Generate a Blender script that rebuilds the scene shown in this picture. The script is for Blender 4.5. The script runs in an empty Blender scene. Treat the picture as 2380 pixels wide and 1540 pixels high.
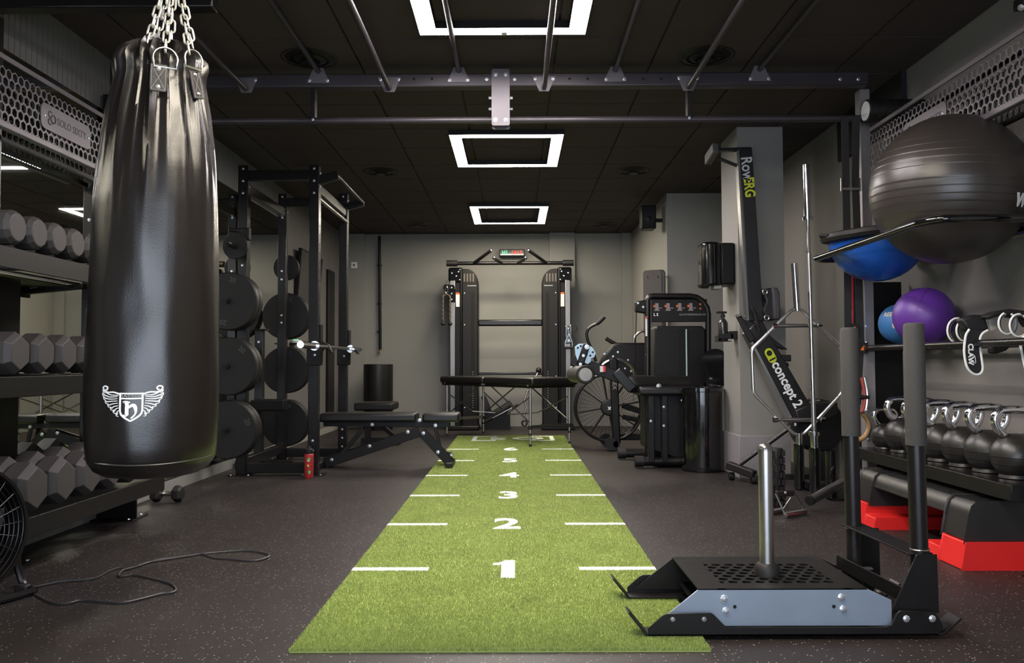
import bpy, math, random
import numpy as np
from mathutils import Vector, Matrix
random.seed(7); rng = np.random.default_rng(7)
S = bpy.context.scene; C = S.collection
R = math.radians; V = Vector
# ---------------------------------------------------------------- camera
FPX = 1921.0
PITCH, YAW, ROLL = R(2.18), R(0.18), R(-0.2)
CAMP = V((0, 0, 0.9))
CM = Matrix.Rotation(YAW, 3, 'Z') @ Matrix.Rotation(R(90) + PITCH, 3, 'X') @ Matrix.Rotation(ROLL, 3, 'Z')
cd = bpy.data.cameras.new('camera'); cam = bpy.data.objects.new('camera', cd); C.objects.link(cam)
cam.matrix_world = Matrix.Translation(CAMP) @ CM.to_4x4()
cd.sensor_fit = 'HORIZONTAL'; cd.sensor_width = 36; cd.lens = 36 * FPX / 2380; cd.clip_start = .05
S.camera = cam
# ---------------------------------------------------------------- world, daylight, exposure
w = bpy.data.worlds.new('world'); S.world = w; w.use_nodes = True
w.node_tree.nodes['Background'].inputs[0].default_value = (.62, .74, 1, 1)
w.node_tree.nodes['Background'].inputs[1].default_value = 1.0
vs = S.view_settings; vs.view_transform = 'Standard'; vs.look = 'None'; vs.gamma = 1; vs.use_curve_mapping = False
vs.exposure = 0.9
LIGHT_E = 54.0       # ceiling light frames
DAY_E = 70.0         # daylight through the shop window behind the camera
al = bpy.data.lights.new('window_daylight', 'AREA'); al.shape = 'RECTANGLE'; al.size = 3.6; al.size_y = 2.0
al.energy = DAY_E; al.color = (.8, .89, 1)
ao = bpy.data.objects.new('window_daylight', al); C.objects.link(ao)
ao.location = (0, -1.15, 1.15); ao.rotation_euler = (R(90), 0, 0)

# ---------------------------------------------------------------- helpers
def ray(px, py):
    return CM @ V(((px - 1190) / FPX, -(py - 770) / FPX, -1))
def at(px, py, Y):                      # the point of the room on the plane y = Y
    d = ray(px, py); return CAMP + d * (Y / d.y)
def atx(px, py, X):
    d = ray(px, py); return CAMP + d * (X / d.x)
def atz(px, py, Z=0.0):
    d = ray(px, py); return CAMP + d * ((Z - .9) / d.z)
def lin(c):
    return tuple(((x / 255) / 12.92 if x / 255 < .04045 else ((x / 255 + .055) / 1.055) ** 2.4) for x in c)

MATS = {}
def mat(name, col, rough=.5, metal=0, var=.15, scale=12, bump=0, bscale=60, spec=.5, coat=0, emit=0, rvar=None):
    if name in MATS: return MATS[name]
    m = bpy.data.materials.new(name); m.use_nodes = True; nt = m.node_tree; b = nt.nodes['Principled BSDF']
    tc = nt.nodes.new('ShaderNodeTexCoord')
    b.inputs['Roughness'].default_value = rough; b.inputs['Metallic'].default_value = metal
    b.inputs['Specular IOR Level'].default_value = spec; b.inputs['Coat Weight'].default_value = coat
    b.inputs['Base Color'].default_value = (*col, 1)
    if var:
        n = nt.nodes.new('ShaderNodeTexNoise'); n.inputs['Scale'].default_value = scale; n.inputs['Detail'].default_value = 4
        nt.links.new(tc.outputs['Object'], n.inputs['Vector'])
        mr = nt.nodes.new('ShaderNodeMapRange'); mr.inputs[3].default_value = 1 - var; mr.inputs[4].default_value = 1 + var
        nt.links.new(n.outputs[0], mr.inputs[0])
        mx = nt.nodes.new('ShaderNodeVectorMath'); mx.operation = 'SCALE'; mx.inputs[0].default_value = col
        nt.links.new(mr.outputs[0], mx.inputs['Scale']); nt.links.new(mx.outputs[0], b.inputs['Base Color'])
        r2 = nt.nodes.new('ShaderNodeMapRange'); rv = rvar if rvar is not None else (.02 if metal > .4 else .06); r2.inputs[3].default_value = max(0, rough - rv); r2.inputs[4].default_value = min(1, rough + rv)
        nt.links.new(n.outputs[0], r2.inputs[0]); nt.links.new(r2.outputs[0], b.inputs['Roughness'])
    if bump:
        n2 = nt.nodes.new('ShaderNodeTexNoise'); n2.inputs['Scale'].default_value = bscale; n2.inputs['Detail'].default_value = 3
        nt.links.new(tc.outputs['Object'], n2.inputs['Vector'])
        bp = nt.nodes.new('ShaderNodeBump'); bp.inputs['Strength'].default_value = bump; bp.inputs['Distance'].default_value = .004
        nt.links.new(n2.outputs[0], bp.inputs['Height']); nt.links.new(bp.outputs[0], b.inputs['Normal'])
    if emit:
        b.inputs['Emission Color'].default_value = (*col, 1); b.inputs['Emission Strength'].default_value = emit
    MATS[name] = m; return m

BLACK = mat('black_powder_coat', (.0055, .0048, .0049), .42, 0, .2, 20, .12, 500, spec=.26)
BLACKG = mat('black_gloss', (.004, .004, .0045), .12, 0, .1, 8, coat=.5)
STEELB = mat('black_satin_steel', (.0105, .0092, .0094), .3, .35, .15, 15)
RUBBER = mat('black_rubber', (.009, .008, .008), .55, 0, .2, 25, .15, 200, spec=.35)
PLATE = mat('bumper_rubber', (.0085, .0075, .0077), .5, 0, .15, 15, .1, 150, spec=.35)
DBELL = mat('grey_worn_rubber', (.036, .0315, .031), .6, 0, .25, 18, .2, 150)
VINYL = mat('black_vinyl', (.0065, .0058, .0056), .35, 0, .2, 14, .2, 260, spec=.42)
CHROME = mat('chrome', (.72, .72, .73), .1, 1, .02, 10)
STEEL = mat('brushed_steel', (.5, .49, .48), .3, 1, .04, 40)
ALU = mat('aluminium', (.24, .235, .23), .38, 1, .1, 30)
ZINC = mat('zinc_bolt', (.72, .75, .8), .25, .85, .1, 40)
WHITE = mat('white_print', (.8, .8, .8), .5, 0, .05)
WHITEP = mat('white_plastic', (.75, .75, .73), .4, 0, .05)
FOAM = mat('grey_black_foam', (.03, .028, .026), .75, 0, .15, 30, .25, 300)
RED = mat('red_plastic', lin((205, 30, 28)), .45, 0, .1, 10)
GREYP = mat('grey_print', (.25, .25, .25), .5)
DARKP = mat('dark_print', (.02, .018, .022), .5)
WALLG = mat('grey_wall_paint', (.235, .23, .212), .62, 0, .06, 3, .08, 250)
CLADG = mat('grey_cladding_paint', (.13, .124, .12), .6, 0, .08, 4)
SIGNG = mat('grey_sign_plate', (.12, .105, .115), .42, .2, .08, 9)

def tag(o, label=None, cat=None, group=None, kind=None):
    if label: o['label'] = label
    if cat: o['category'] = cat
    if group: o['group'] = group
    if kind: o['kind'] = kind
    return o
def thing(name, label, cat, loc=(0, 0, 0), rz=0, group=None):
    o = bpy.data.objects.new(name, None); C.objects.link(o); o.empty_display_size = .1
    o.location = loc; o.rotation_euler = (0, 0, rz)
    return tag(o, label, cat, group)
def rootmat(o):
    while o.parent: o = o.parent
    return Matrix.Translation(o.location) @ o.rotation_euler.to_matrix().to_4x4()
def frame(p, z, x=None):                # matrix with local z along z (and x near x), origin p
    z = V(z).normalized()
    x = V(x) if x is not None else (V((1, 0, 0)) if abs(z.x) < .9 else V((0, 1, 0)))
    y = z.cross(x).normalized(); x = y.cross(z)
    m = Matrix((x, y, z)).transposed().to_4x4(); m.translation = V(p); return m
def rpoly(w, h, r, n=5, cx=0, cy=0):
    out = []
    for sx, sy, a0 in ((1, 1, 0), (-1, 1, 90), (-1, -1, 180), (1, -1, 270)):
        for k in range(n + 1):
            a = R(a0 + 90 * k / n); out.append((cx + sx * (w / 2 - r) + r * math.cos(a), cy + sy * (h / 2 - r) + r * math.sin(a)))
    return out
def smooth_path(pts, n=6, closed=False):
    pts = [V(p) for p in pts]; N = len(pts); out = []
    rngN = N if closed else N - 1
    for i in range(rngN):
        p0 = pts[(i - 1) % N] if (closed or i > 0) else pts[0] * 2 - pts[1]
        p1 = pts[i]; p2 = pts[(i + 1) % N]
        p3 = pts[(i + 2) % N] if (closed or i + 2 < N) else p2 * 2 - p1
        for k in range(n):
            t = k / n
            out.append(.5 * ((2 * p1) + (p2 - p0) * t + (2 * p0 - 5 * p1 + 4 * p2 - p3) * t * t + (3 * p1 - p0 - 3 * p2 + p3) * t ** 3))
    if not closed: out.append(pts[-1])
    return out
_TX = {}
def textgeo(body, size, ext=.0006, bold=0, xs=1.0):
    k = (body, size, ext, bold, xs)
    if k not in _TX:
        cu = bpy.data.curves.new('t', 'FONT'); cu.body = body; cu.size = size; cu.extrude = ext; cu.offset = bold
        cu.align_x = 'CENTER'; cu.align_y = 'CENTER'; cu.resolution_u = 4
        o = bpy.data.objects.new('t', cu); C.objects.link(o)
        me = bpy.data.meshes.new_from_object(o.evaluated_get(bpy.context.evaluated_depsgraph_get()))
        _TX[k] = ([(v.co.x * xs, v.co.y, v.co.z) for v in me.vertices], [tuple(p.vertices) for p in me.polygons])
        bpy.data.objects.remove(o); bpy.data.curves.remove(cu); bpy.data.meshes.remove(me)
    return _TX[k]

class MB:
    def __init__(s): s.v = []; s.f = []
    def add(s, vs, fs, M=None):
        b = len(s.v)
        s.v += [tuple(M @ V(p)) for p in vs] if M is not None else [tuple(p) for p in vs]
        s.f += [tuple(i + b for i in f) for f in fs]; return s
    def box(s, c, d, M=None):
        x, y, z = (q / 2 for q in d)
        vs = [(c[0] + a * x, c[1] + b * y, c[2] + e * z) for a in (-1, 1) for b in (-1, 1) for e in (-1, 1)]
        return s.add(vs, [(0, 1, 3, 2), (4, 6, 7, 5), (0, 4, 5, 1), (2, 3, 7, 6), (0, 2, 6, 4), (1, 5, 7, 3)], M)
    def bb(s, x0, x1, y0, y1, z0, z1, M=None):
        return s.box(((x0 + x1) / 2, (y0 + y1) / 2, (z0 + z1) / 2), (x1 - x0, y1 - y0, z1 - z0), M)
    def bar(s, p0, p1, w, h, up=(0, 0, 1)):
        p0 = V(p0); p1 = V(p1); d = p1 - p0
        if abs(d.normalized().dot(V(up).normalized())) > .99: up = (0, 1, 0)
        M = frame((p0 + p1) / 2, d, d.cross(V(up)))
        return s.box((0, 0, 0), (w, h, d.length), M)
    def tube(s, pts, r, n=10, closed=False, cap=True):
        pts = [V(p) for p in pts]; N = len(pts); rs = r if isinstance(r, (list, tuple)) else [r] * N
        b = len(s.v); prev = None
        for i, p in enumerate(pts):
            if closed: t = pts[(i + 1) % N] - pts[i - 1]
            else: t = pts[min(i + 1, N - 1)] - pts[max(i - 1, 0)]
            if t.length < 1e-9: t = V((0, 0, 1))
            t.normalize()
            if prev is None:
                u = t.cross(V((0, 0, 1)) if abs(t.z) < .9 else V((1, 0, 0))).normalized()
            else:
                u = prev - t * prev.dot(t); u.normalize()
            prev = u; w_ = t.cross(u)
            for k in range(n):
                a = 2 * math.pi * k / n; s.v.append(tuple(p + (u * math.cos(a) + w_ * math.sin(a)) * rs[i]))
        for i in range(N if closed else N - 1):
            j = (i + 1) % N
            for k in range(n):
                k2 = (k + 1) % n; s.f.append((b + i * n + k, b + i * n + k2, b + j * n + k2, b + j * n + k))
        if cap and not closed:
            s.f.append(tuple(b + k for k in range(n))[::-1]); s.f.append(tuple(b + (N - 1) * n + k for k in range(n)))
        return s
    def cyl(s, p0, p1, r, n=16, r1=None):
        return s.tube([p0, p1], [r, r if r1 is None else r1], n)
    def lathe(s, prof, n=24, M=None):
        b = len(s.v); N = len(prof)
        for r, z in prof:
            for k in range(n):
                a = 2 * math.pi * k / n; p = V((r * math.cos(a), r * math.sin(a), z)); s.v.append(tuple(M @ p if M is not None else p))
        for i in range(N - 1):
            for k in range(n):
                k2 = (k + 1) % n; s.f.append((b + i * n + k, b + i * n + k2, b + (i + 1) * n + k2, b + (i + 1) * n + k))
        s.f.append(tuple(b + k for k in range(n))[::-1]); s.f.append(tuple(b + (N - 1) * n + k for k in range(n)))
        return s
    def prism(s, poly, h, M=None, z0=0):
        n = len(poly); vs = [(x, y, z0) for x, y in poly] + [(x, y, z0 + h) for x, y in poly]
        fs = [tuple(range(n))[::-1], tuple(range(n, 2 * n))] + [(k, (k + 1) % n, (k + 1) % n + n, k + n) for k in range(n)]
        return s.add(vs, fs, M)
    def ell(s, c, r, n=24, m=14, M=None, a0=-90, a1=90):
        pr = []
        for i in range(m + 1):
            a = R(a0 + (a1 - a0) * i / m); pr.append((max(1e-4, math.cos(a)), math.sin(a)))
        T = Matrix.Translation(V(c)) @ Matrix.Diagonal((*r, 1))
        return s.lathe(pr, n, (M @ T) if M is not None else T)
    def torus(s, M, R_, r, n=24, m=8, a0=0, a1=360):
        cl = abs(a1 - a0) >= 359.9; k = n if cl else n + 1
        return s.tube([M @ V((R_ * math.cos(R(a0 + (a1 - a0) * i / n)), R_ * math.sin(R(a0 + (a1 - a0) * i / n)), 0)) for i in range(k)], r, m, closed=cl)
    def text(s, body, size, M, ext=.0006, bold=0, xs=1.0):
        return s.add(*textgeo(body, size, ext, bold, xs), M)
    def fmap(s, f): s.v = [tuple(f(V(p))) for p in s.v]; return s
    def build(s, name, m, parent=None, smooth=38, bevel=0, world=True, kind=None, seg=2):
        me = bpy.data.meshes.new(name)
        vs = s.v
        if parent is not None and world:
            inv = rootmat(parent).inverted(); vs = [tuple(inv @ V(p)) for p in vs]
        me.from_pydata(vs, [], s.f); me.validate()
        me.materials.append(m)
        if smooth:
            me.polygons.foreach_set('use_smooth', [True] * len(me.polygons)); me.set_sharp_from_angle(angle=R(smooth))
        o = bpy.data.objects.new(name, me); C.objects.link(o)
        if parent is not None: o.parent = parent
        if bevel:
            b = o.modifiers.new('bevel', 'BEVEL'); b.width = bevel; b.segments = seg; b.limit_method = 'ANGLE'; b.angle_limit = R(40)
        if kind: o['kind'] = kind
        return o
def inst(src, parent, M, name=None, world=True):      # another object on the same mesh data
    o = src.copy(); C.objects.link(o)
    if name: o.name = name
    for k in list(o.keys()): del o[k]
    o.parent = parent
    if parent is not None and world: M = rootmat(parent).inverted() @ M
    o.matrix_local = M; return o
_BM = {}
def bolt(parent, p, n, r=.011, m=None, h=.45, name='bolt', world=True):
    m = m or ZINC; k = (m.name, h)
    M = frame(p, n) @ Matrix.Scale(r, 4)
    if k not in _BM:
        b = MB().lathe([(1, -.2), (1, .12), (.82, .12), (.78, h), (.55, h + .12), (.05, h + .16)], 8)
        me = bpy.data.meshes.new('bolt'); me.from_pydata(b.v, [], b.f); me.materials.append(m); _BM[k] = me
    o = bpy.data.objects.new(name, _BM[k]); C.objects.link(o); o.parent = parent
    o.matrix_local = (rootmat(parent).inverted() @ M) if world else M
    return o
def clone(root, loc, rz, label, group=None):
    r = root.copy(); C.objects.link(r); r.location = loc; r.rotation_euler = (0, 0, rz); r['label'] = label
    if group: r['group'] = group
    for ch in list(root.children):
        c = ch.copy(); C.objects.link(c); c.parent = r
        for g in list(ch.children):
            d = g.copy(); C.objects.link(d); d.parent = c
    return r
ORD = ['first', 'second', 'third', 'fourth', 'fifth', 'sixth', 'seventh', 'eighth', 'ninth', 'tenth', 'eleventh', 'twelfth']
def hexweb(mb, us, vs_, pitch, hole, t, M, skip=None):
    # honeycomb sheet: hexagonal cells with hexagonal holes, in local x-y, thickness t
    rowh = pitch * math.sqrt(3) / 2; Ro = pitch / math.sqrt(3); Ri = hole / math.sqrt(3)
    for j in range(vs_):
        for i in range(us):
            cx = (i + (.5 if j % 2 else 0)) * pitch; cy = j * rowh
            if skip and skip(cx, cy): continue
            V_ = []
            for z in (0, t):
                for rr in (Ro, Ri):
                    V_ += [(cx + rr * math.cos(R(30 + 60 * k)), cy + rr * math.sin(R(30 + 60 * k)), z) for k in range(6)]
            F = []
            for k in range(6):
                q = (k + 1) % 6
                F += [(k, q, 6 + q, 6 + k)[::-1], (12 + k, 12 + q, 18 + q, 18 + k), (6 + k, 6 + q, 18 + q, 18 + k)]
            mb.add(V_, F, M)
    return mb
# ================================================================ the room
XL, XR, YB, YF, ZC = -2.46, 2.5, 11.8, -.9, 2.75
def struct(name, mb, m, parent=None, **k):
    o = mb.build(name, m, parent, **k)
    if parent is None: o['kind'] = 'structure'
    return o
# speckled rubber floor
fm = mat('speckled_rubber_floor', (.017, .0132, .0125), .5, 0, .18, 2.2, .25, 220, spec=.35)
nt = fm.node_tree; bs = nt.nodes['Principled BSDF']
tc = nt.nodes['Texture Coordinate']; vo = nt.nodes.new('ShaderNodeTexVoronoi'); vo.inputs['Scale'].default_value = 88
nt.links.new(tc.outputs['Object'], vo.inputs['Vector'])
lt = nt.nodes.new('ShaderNodeMath'); lt.operation = 'LESS_THAN'; lt.inputs[1].default_value = .24; nt.links.new(vo.outputs['Distance'], lt.inputs[0])
sx = nt.nodes.new('ShaderNodeSeparateColor'); nt.links.new(vo.outputs['Color'], sx.inputs[0])
gt = nt.nodes.new('ShaderNodeMath'); gt.operation = 'GREATER_THAN'; gt.inputs[1].default_value = .76; nt.links.new(sx.outputs[0], gt.inputs[0])
ml = nt.nodes.new('ShaderNodeMath'); ml.operation = 'MULTIPLY'; nt.links.new(lt.outputs[0], ml.inputs[0]); nt.links.new(gt.outputs[0], ml.inputs[1])
old = bs.inputs['Base Color'].links[0].from_socket
mc = nt.nodes.new('ShaderNodeMix'); mc.data_type = 'RGBA'; mc.inputs[7].default_value = (.23, .205, .175, 1)
nt.links.new(ml.outputs[0], mc.inputs[0]); nt.links.new(old, mc.inputs[6]); nt.links.new(mc.outputs[2], bs.inputs['Base Color'])
floor = struct('floor', MB().bb(XL - .2, XR + .2, YF, YB + .1, -.05, 0), fm, smooth=0)

wl = struct('wall_left', MB().bb(XL - .15, XL, YF, YB + .1, 0, ZC + .1), CLADG, smooth=0)
# narrow vertical slats of the cladding on the left wall
slat = None
y = 3.3
def slatmesh(z0, z1): return MB().bb(0, .008, -.0205, .0205, z0, z1)
while y < 4.95:
    if slat is None: slat = slatmesh(2.42, ZC).build('slat', CLADG, wl, smooth=0, world=False); slat.location = (XL, y, 0)
    else:
        o = inst(slat, wl, Matrix.Translation((XL, y, 0)))
    y += .048
mb = MB(); y = 6.25
while y < 11.75:
    z0 = 2.42 if y < 8.9 else .08
    mb.bb(XL, XL + .008, y - .0205, y + .0205, z0, ZC); y += .048
mb.build('fluted_cladding', CLADG, wl, smooth=0, kind='stuff')
struct('baseboard_left', MB().bb(XL, XL + .02, YF, YB, 0, .075), WALLG, smooth=0)
struct('trim_1', MB().bb(XL, XL + .035, 4.97, 6.2, 2.2, ZC), mat('black_wall_panel', (.005, .0045, .0045), .6), smooth=0)
struct('trim_2', MB().bb(XR - .035, XR, 5.2, 6.25, 2.42, ZC), MATS['black_wall_panel'], smooth=0)
# mirrors on the left wall
MIR = mat('mirror_glass', (.62, .64, .6), .015, 1, 0)
wm = thing('wall_mirror', 'long frameless wall mirror behind the dumbbell rack and the power rack', 'mirror', (XL + .01, 3, .09))
ys = [2.0, 3.4, 4.96, 6.22, 7.5, 8.86]
for a, b in zip(ys[:-1], ys[1:]):
    MB().bb(XL + .002, XL + .012, a + .002, b - .002, .09, 2.415).build('mirror_panel', MIR, wm, smooth=0)

wr = struct('wall_right', MB().bb(XR, XR + .15, YF, 9.0, 0, ZC + .1), mat('right_wall_paint', (.175, .163, .15), .55, 0, .07, 3, .08, 250), smooth=0)
struct('wall_back', MB().bb(XL - .1, 1.7, YB, YB + .1, 0, ZC + .1), WALLG, smooth=0)
struct('wall_right_rear', MB().bb(1.67, XR + .15, 9.0, YB + .1, 0, ZC + .1), WALLG, smooth=0)
struct('wall_pier', MB().bb(.5, .86, YB - .1, YB, 0, ZC), WALLG, smooth=0)
struct('wall_corner_casing', MB().bb(XL, -2.14, YB - .06, YB, 0, ZC).bb(1.53, 1.67, YB - .05, YB, 0, ZC), WALLG, smooth=0)
struct('baseboard_back', MB().bb(-2.14, .5, YB - .015, YB, 0, .16), WALLG, smooth=0)
pl = struct('wall_pillar', MB().bb(1.755, 2.115, 6.45, 6.95, 0, ZC), mat('pillar_paint', (.22, .21, .195), .6, 0, .06, 3), smooth=0)
struct('baseboard_pillar', MB().bb(1.735, 2.135, 6.43, 6.97, .0, .33), mat('pillar_base_paint', (.23, .21, .215), .5, 0, .06, 3), bevel=.004)
# shop front behind the camera
struct('wall_front', MB().bb(XL, -1.8, YF - .12, YF, 0, ZC).bb(1.8, XR, YF - .12, YF, 0, ZC).bb(-1.8, 1.8, YF - .12, YF, 0, .1).bb(-1.8, 1.8, YF - .12, YF, 2.25, ZC), WALLG, smooth=0)
gl = bpy.data.materials.new('window_glass'); gl.use_nodes = True; n_ = gl.node_tree; n_.nodes.clear()
o_ = n_.nodes.new('ShaderNodeOutputMaterial'); t_ = n_.nodes.new('ShaderNodeBsdfTransparent'); g_ = n_.nodes.new('ShaderNodeBsdfGlossy'); g_.inputs['Roughness'].default_value = .02
m_ = n_.nodes.new('ShaderNodeMixShader'); m_.inputs[0].default_value = .06
n_.links.new(t_.outputs[0], m_.inputs[1]); n_.links.new(g_.outputs[0], m_.inputs[2]); n_.links.new(m_.outputs[0], o_.inputs[0])
wn = thing('window_1', 'wide shop window in the front wall', 'window', (0, YF - .06, .1)); wn['kind'] = 'structure'
fr = MB()
for x in (-1.78, -.6, .6, 1.78): fr.bb(x - .025, x + .025, YF - .09, YF - .03, .1, 2.25)
fr.bb(-1.8, 1.8, YF - .09, YF - .03, .1, .15).bb(-1.8, 1.8, YF - .09, YF - .03, 2.2, 2.25)
fr.build('window_frame', BLACK, wn, smooth=0)
for x in (-1.18, 0, 1.18): MB().bb(x - .56, x + .56, YF - .065, YF - .055, .15, 2.2).build('pane', gl, wn, smooth=0)

# black tiled ceiling
TILE = mat('black_ceiling_tile', (.036, .0235, .0235), .75, 0, .2, 6, .3, 180)
ce = struct('ceiling', MB().bb(XL, XR, YF, YB, ZC + .012, ZC + .1), mat('ceiling_grid_black', (.006, .005, .005), .6), smooth=0)
src = None
xs = [x for x in [-2.15 - .6, -2.15, -1.55, -.95, -.35, .25, .85, 1.45, 2.05, 2.65]]
yy = 7.05 - .6 * 16
while yy < YB:
    for xa, xb in zip(xs[:-1], xs[1:]):
        a, b, c, d = max(xa, XL), min(xb, XR), max(yy, YF), min(yy + .6, YB)
        if b - a < .05 or d - c < .05 or (d < 2.6): continue
        full = abs(b - a - .6) < .01 and abs(d - c - .6) < .01
        if full and src is not None: inst(src, ce, Matrix.Translation(((a + b) / 2, (c + d) / 2, ZC)))
        else:
            o = MB().bb(-(b - a) / 2 + .007, (b - a) / 2 - .007, -(d - c) / 2 + .007, (d - c) / 2 - .007, 0, .012).build('ceiling_tile', TILE, ce, smooth=0, world=False)
            o.location = ((a + b) / 2, (c + d) / 2, ZC)
            if full: src = o
    yy += .6
# light frames
def emis(name, col, e):
    m = mat(name, col, .5, 0, 0); b = m.node_tree.nodes['Principled BSDF']
    b.inputs['Emission Color'].default_value = (*col, 1); b.inputs['Emission Strength'].default_value = e; return m
EM = emis('cool_white_diffuser', (1, .93, .92), LIGHT_E); EC = emis('soft_white_diffuser', (1, .9, .74), LIGHT_E * 1.1); EW = emis('warm_white_diffuser', (1, .9, .72), LIGHT_E)
for (y0, y1, m, lab) in ((3.36, 4.5, EM, 'square white light frame on the black ceiling, nearest the camera'),
                         (6.5, 7.58, EM, 'square white light frame in the middle of the black ceiling'),
                         (9.52, 10.72, EW, 'warm white light frame on the ceiling above the cable machine'),
                         (1.3, 2.6, EC, 'square white light frame on the ceiling behind the camera')):
    t = thing('ceiling_light', lab, 'light', (-.06, (y0 + y1) / 2, ZC), 0, 'light frames in a row along the ceiling')
    x0, x1, q = -.515, .395, .092
    hs = MB()
    for (a0, a1, b0, b1) in ((x0, x1, y0, y0 + q), (x0, x1, y1 - q, y1), (x0, x0 + q, y0 + q, y1 - q), (x1 - q, x1, y0 + q, y1 - q)): hs.bb(a0, a1, b0, b1, ZC - .026, ZC)
    e = .004
    hs.bb(x0 - e, x1 + e, y0 - e, y0, ZC - .04, ZC).bb(x0 - e, x1 + e, y1, y1 + e, ZC - .04, ZC).bb(x0 - e, x0, y0, y1, ZC - .04, ZC).bb(x1, x1 + e, y0, y1, ZC - .04, ZC)
    hs.bb(x0 + q, x1 - q, y0 + q, y0 + q + e, ZC - .04, ZC).bb(x0 + q, x1 - q, y1 - q - e, y1 - q, ZC - .04, ZC).bb(x0 + q, x0 + q + e, y0 + q + e, y1 - q - e, ZC - .04, ZC).bb(x1 - q - e, x1 - q, y0 + q + e, y1 - q - e, ZC - .04, ZC)
    hs.build('housing', BLACK, t, smooth=0)
    MB().bb(x0, x1, y0, y0 + q, ZC - .0385, ZC - .0405 + .012).bb(x0, x1, y1 - q, y1, ZC - .0385, ZC - .0405 + .012) \
        .bb(x0, x0 + q, y0 + q, y1 - q, ZC - .0385, ZC - .0405 + .012).bb(x1 - q, x1, y0 + q, y1 - q, ZC - .0385, ZC - .0405 + .012).build('diffuser', m, t, smooth=0)
# round air diffusers, smoke detector, speaker
for i, (px, py, lab) in enumerate(((720, 135, 'round black ceiling vent above the left end of the overhead beam'), (1640, 130, 'round black ceiling vent above the right end of the overhead beam'),
                      (885, 398, 'round black ceiling vent left of the middle light frame'), (1472, 396, 'round black ceiling vent right of the middle light frame'),
                      (970, 520, 'round black ceiling vent left of the farthest light frame'), (1405, 520, 'round black ceiling vent right of the farthest light frame'))):
    p = atz(px, py, ZC)
    t = thing('ceiling_vent', lab, 'vent', p, 0, 'round vents in the ceiling')
    for k, (r0, r1, z) in enumerate(((.0, .05, -.03), (.065, .1, -.022), (.115, .15, -.012), (.165, .19, -.004))):
        MB().lathe([(max(r0, .001), z + .006), (max(r0, .001), z), (r1, z + .012), (r1, z + .018)] if k else [(.001, 0), (.05, 0), (.05, -.03), (.001, -.034)], 28).build('vent_ring', BLACK, t, world=False)
p = atz(1172, 62, ZC)
t = thing('smoke_detector', 'small white smoke detector beside the nearest light frame', 'detector', p)
MB().lathe([(.05, 0), (.05, -.018), (.035, -.036), (.01, -.04)], 20).build('housing', WHITEP, t, world=False)
p = V((1.52, 9.25, 2.55))
t = thing('wall_speaker', 'black loudspeaker in the dark corner under the ceiling', 'speaker', (1.62, 9.3, 2.4))
MB().box((1.5, 9.25, 2.52), (.16, .2, .26)).build('cabinet', BLACK, t, bevel=.012)
MB().box((1.62, 9.28, 2.5), (.1, .04, .04)).build('bracket', BLACK, t)
MB().lathe([(.06, 0), (.055, -.01), (.02, .008), (.001, .01)], 20, frame((1.5, 9.149, 2.5), (0, -1, 0))).build('cone', RUBBER, t)

# pipe, socket, hatch on the back wall
t = thing('wall_pipe', 'black vertical water pipe with brass tap on the back wall', 'pipe', (-1.93, YB - .03, 1.0))
q0, q1 = at(882, 548, YB - .04), at(884, 812, YB - .04)
MB().tube([q0, q1], .02, 10).build('pipe', BLACK, t)
for zz in (1.35, 1.75, 2.3): MB().bb(q0.x - .03, q0.x + .03, YB - .045, YB, zz - .012, zz + .012).build('clip', BLACK, t)
MB().tube([q1, q1 + V((0, 0, -.06))], .012, 8).tube([q1 + V((0, 0, -.03)), q1 + V((-.03, -.03, -.03))], .006, 6).build('tap', mat('brass', (.6, .45, .2), .3, 1), t)
t = thing('light_switch', 'white square switch plate on the back wall beside the rack', 'switch', (at(823, 616, YB - .06)))
c = at(823, 616, YB - .065)
MB().box(c, (.088, .012, .088)).build('plate', WHITEP, t, bevel=.003)
MB().box(c + V((0, -.008, 0)), (.02, .006, .03)).build('rocker', DARKP, t)
for s in (-1, 1): bolt(t, c + V((s * .032, -.006, 0)), (0, -1, 0), .005)
a, b = at(783, 745, YB), at(838, 848, YB)
t = thing('wall_hatch', 'grey painted access hatch low on the back wall', 'hatch', (a.x, YB, b.z))
MB().bb(a.x, b.x, YB - .012, YB, b.z, a.z).build('hatch_frame', WALLG, t, smooth=0)
MB().bb(a.x + .012, b.x - .012, YB - .016, YB - .012, b.z + .012, a.z - .012).build('hatch_door', WALLG, t, smooth=0, bevel=.002)
# television and dark board on the left wall
t = thing('wall_screen', 'black flat screen on the left wall behind the weight plates', 'screen', (XL, 9.65, 1.5))
M = Matrix.Translation((XL + .05, 9.65, 1.85)) @ Matrix.Rotation(R(5), 4, 'Y')
MB().bb(-.02, .02, -.5, .5, -.34, .34, M).build('bezel', BLACK, t, bevel=.004)
MB().bb(.02, .022, -.48, .48, -.32, .32, M).build('display', BLACKG, t, smooth=0)
MB().bb(-.05, -.02, -.1, .1, -.1, .1, M).build('bracket', BLACK, t)
t = thing('wall_board', 'tall black board on the left wall near the back corner', 'board', (XL, 10.9, .3))
MB().bb(XL + .009, XL + .04, 10.72, 11.1, .25, 2.13).build('panel', BLACK, t, bevel=.004)
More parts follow.
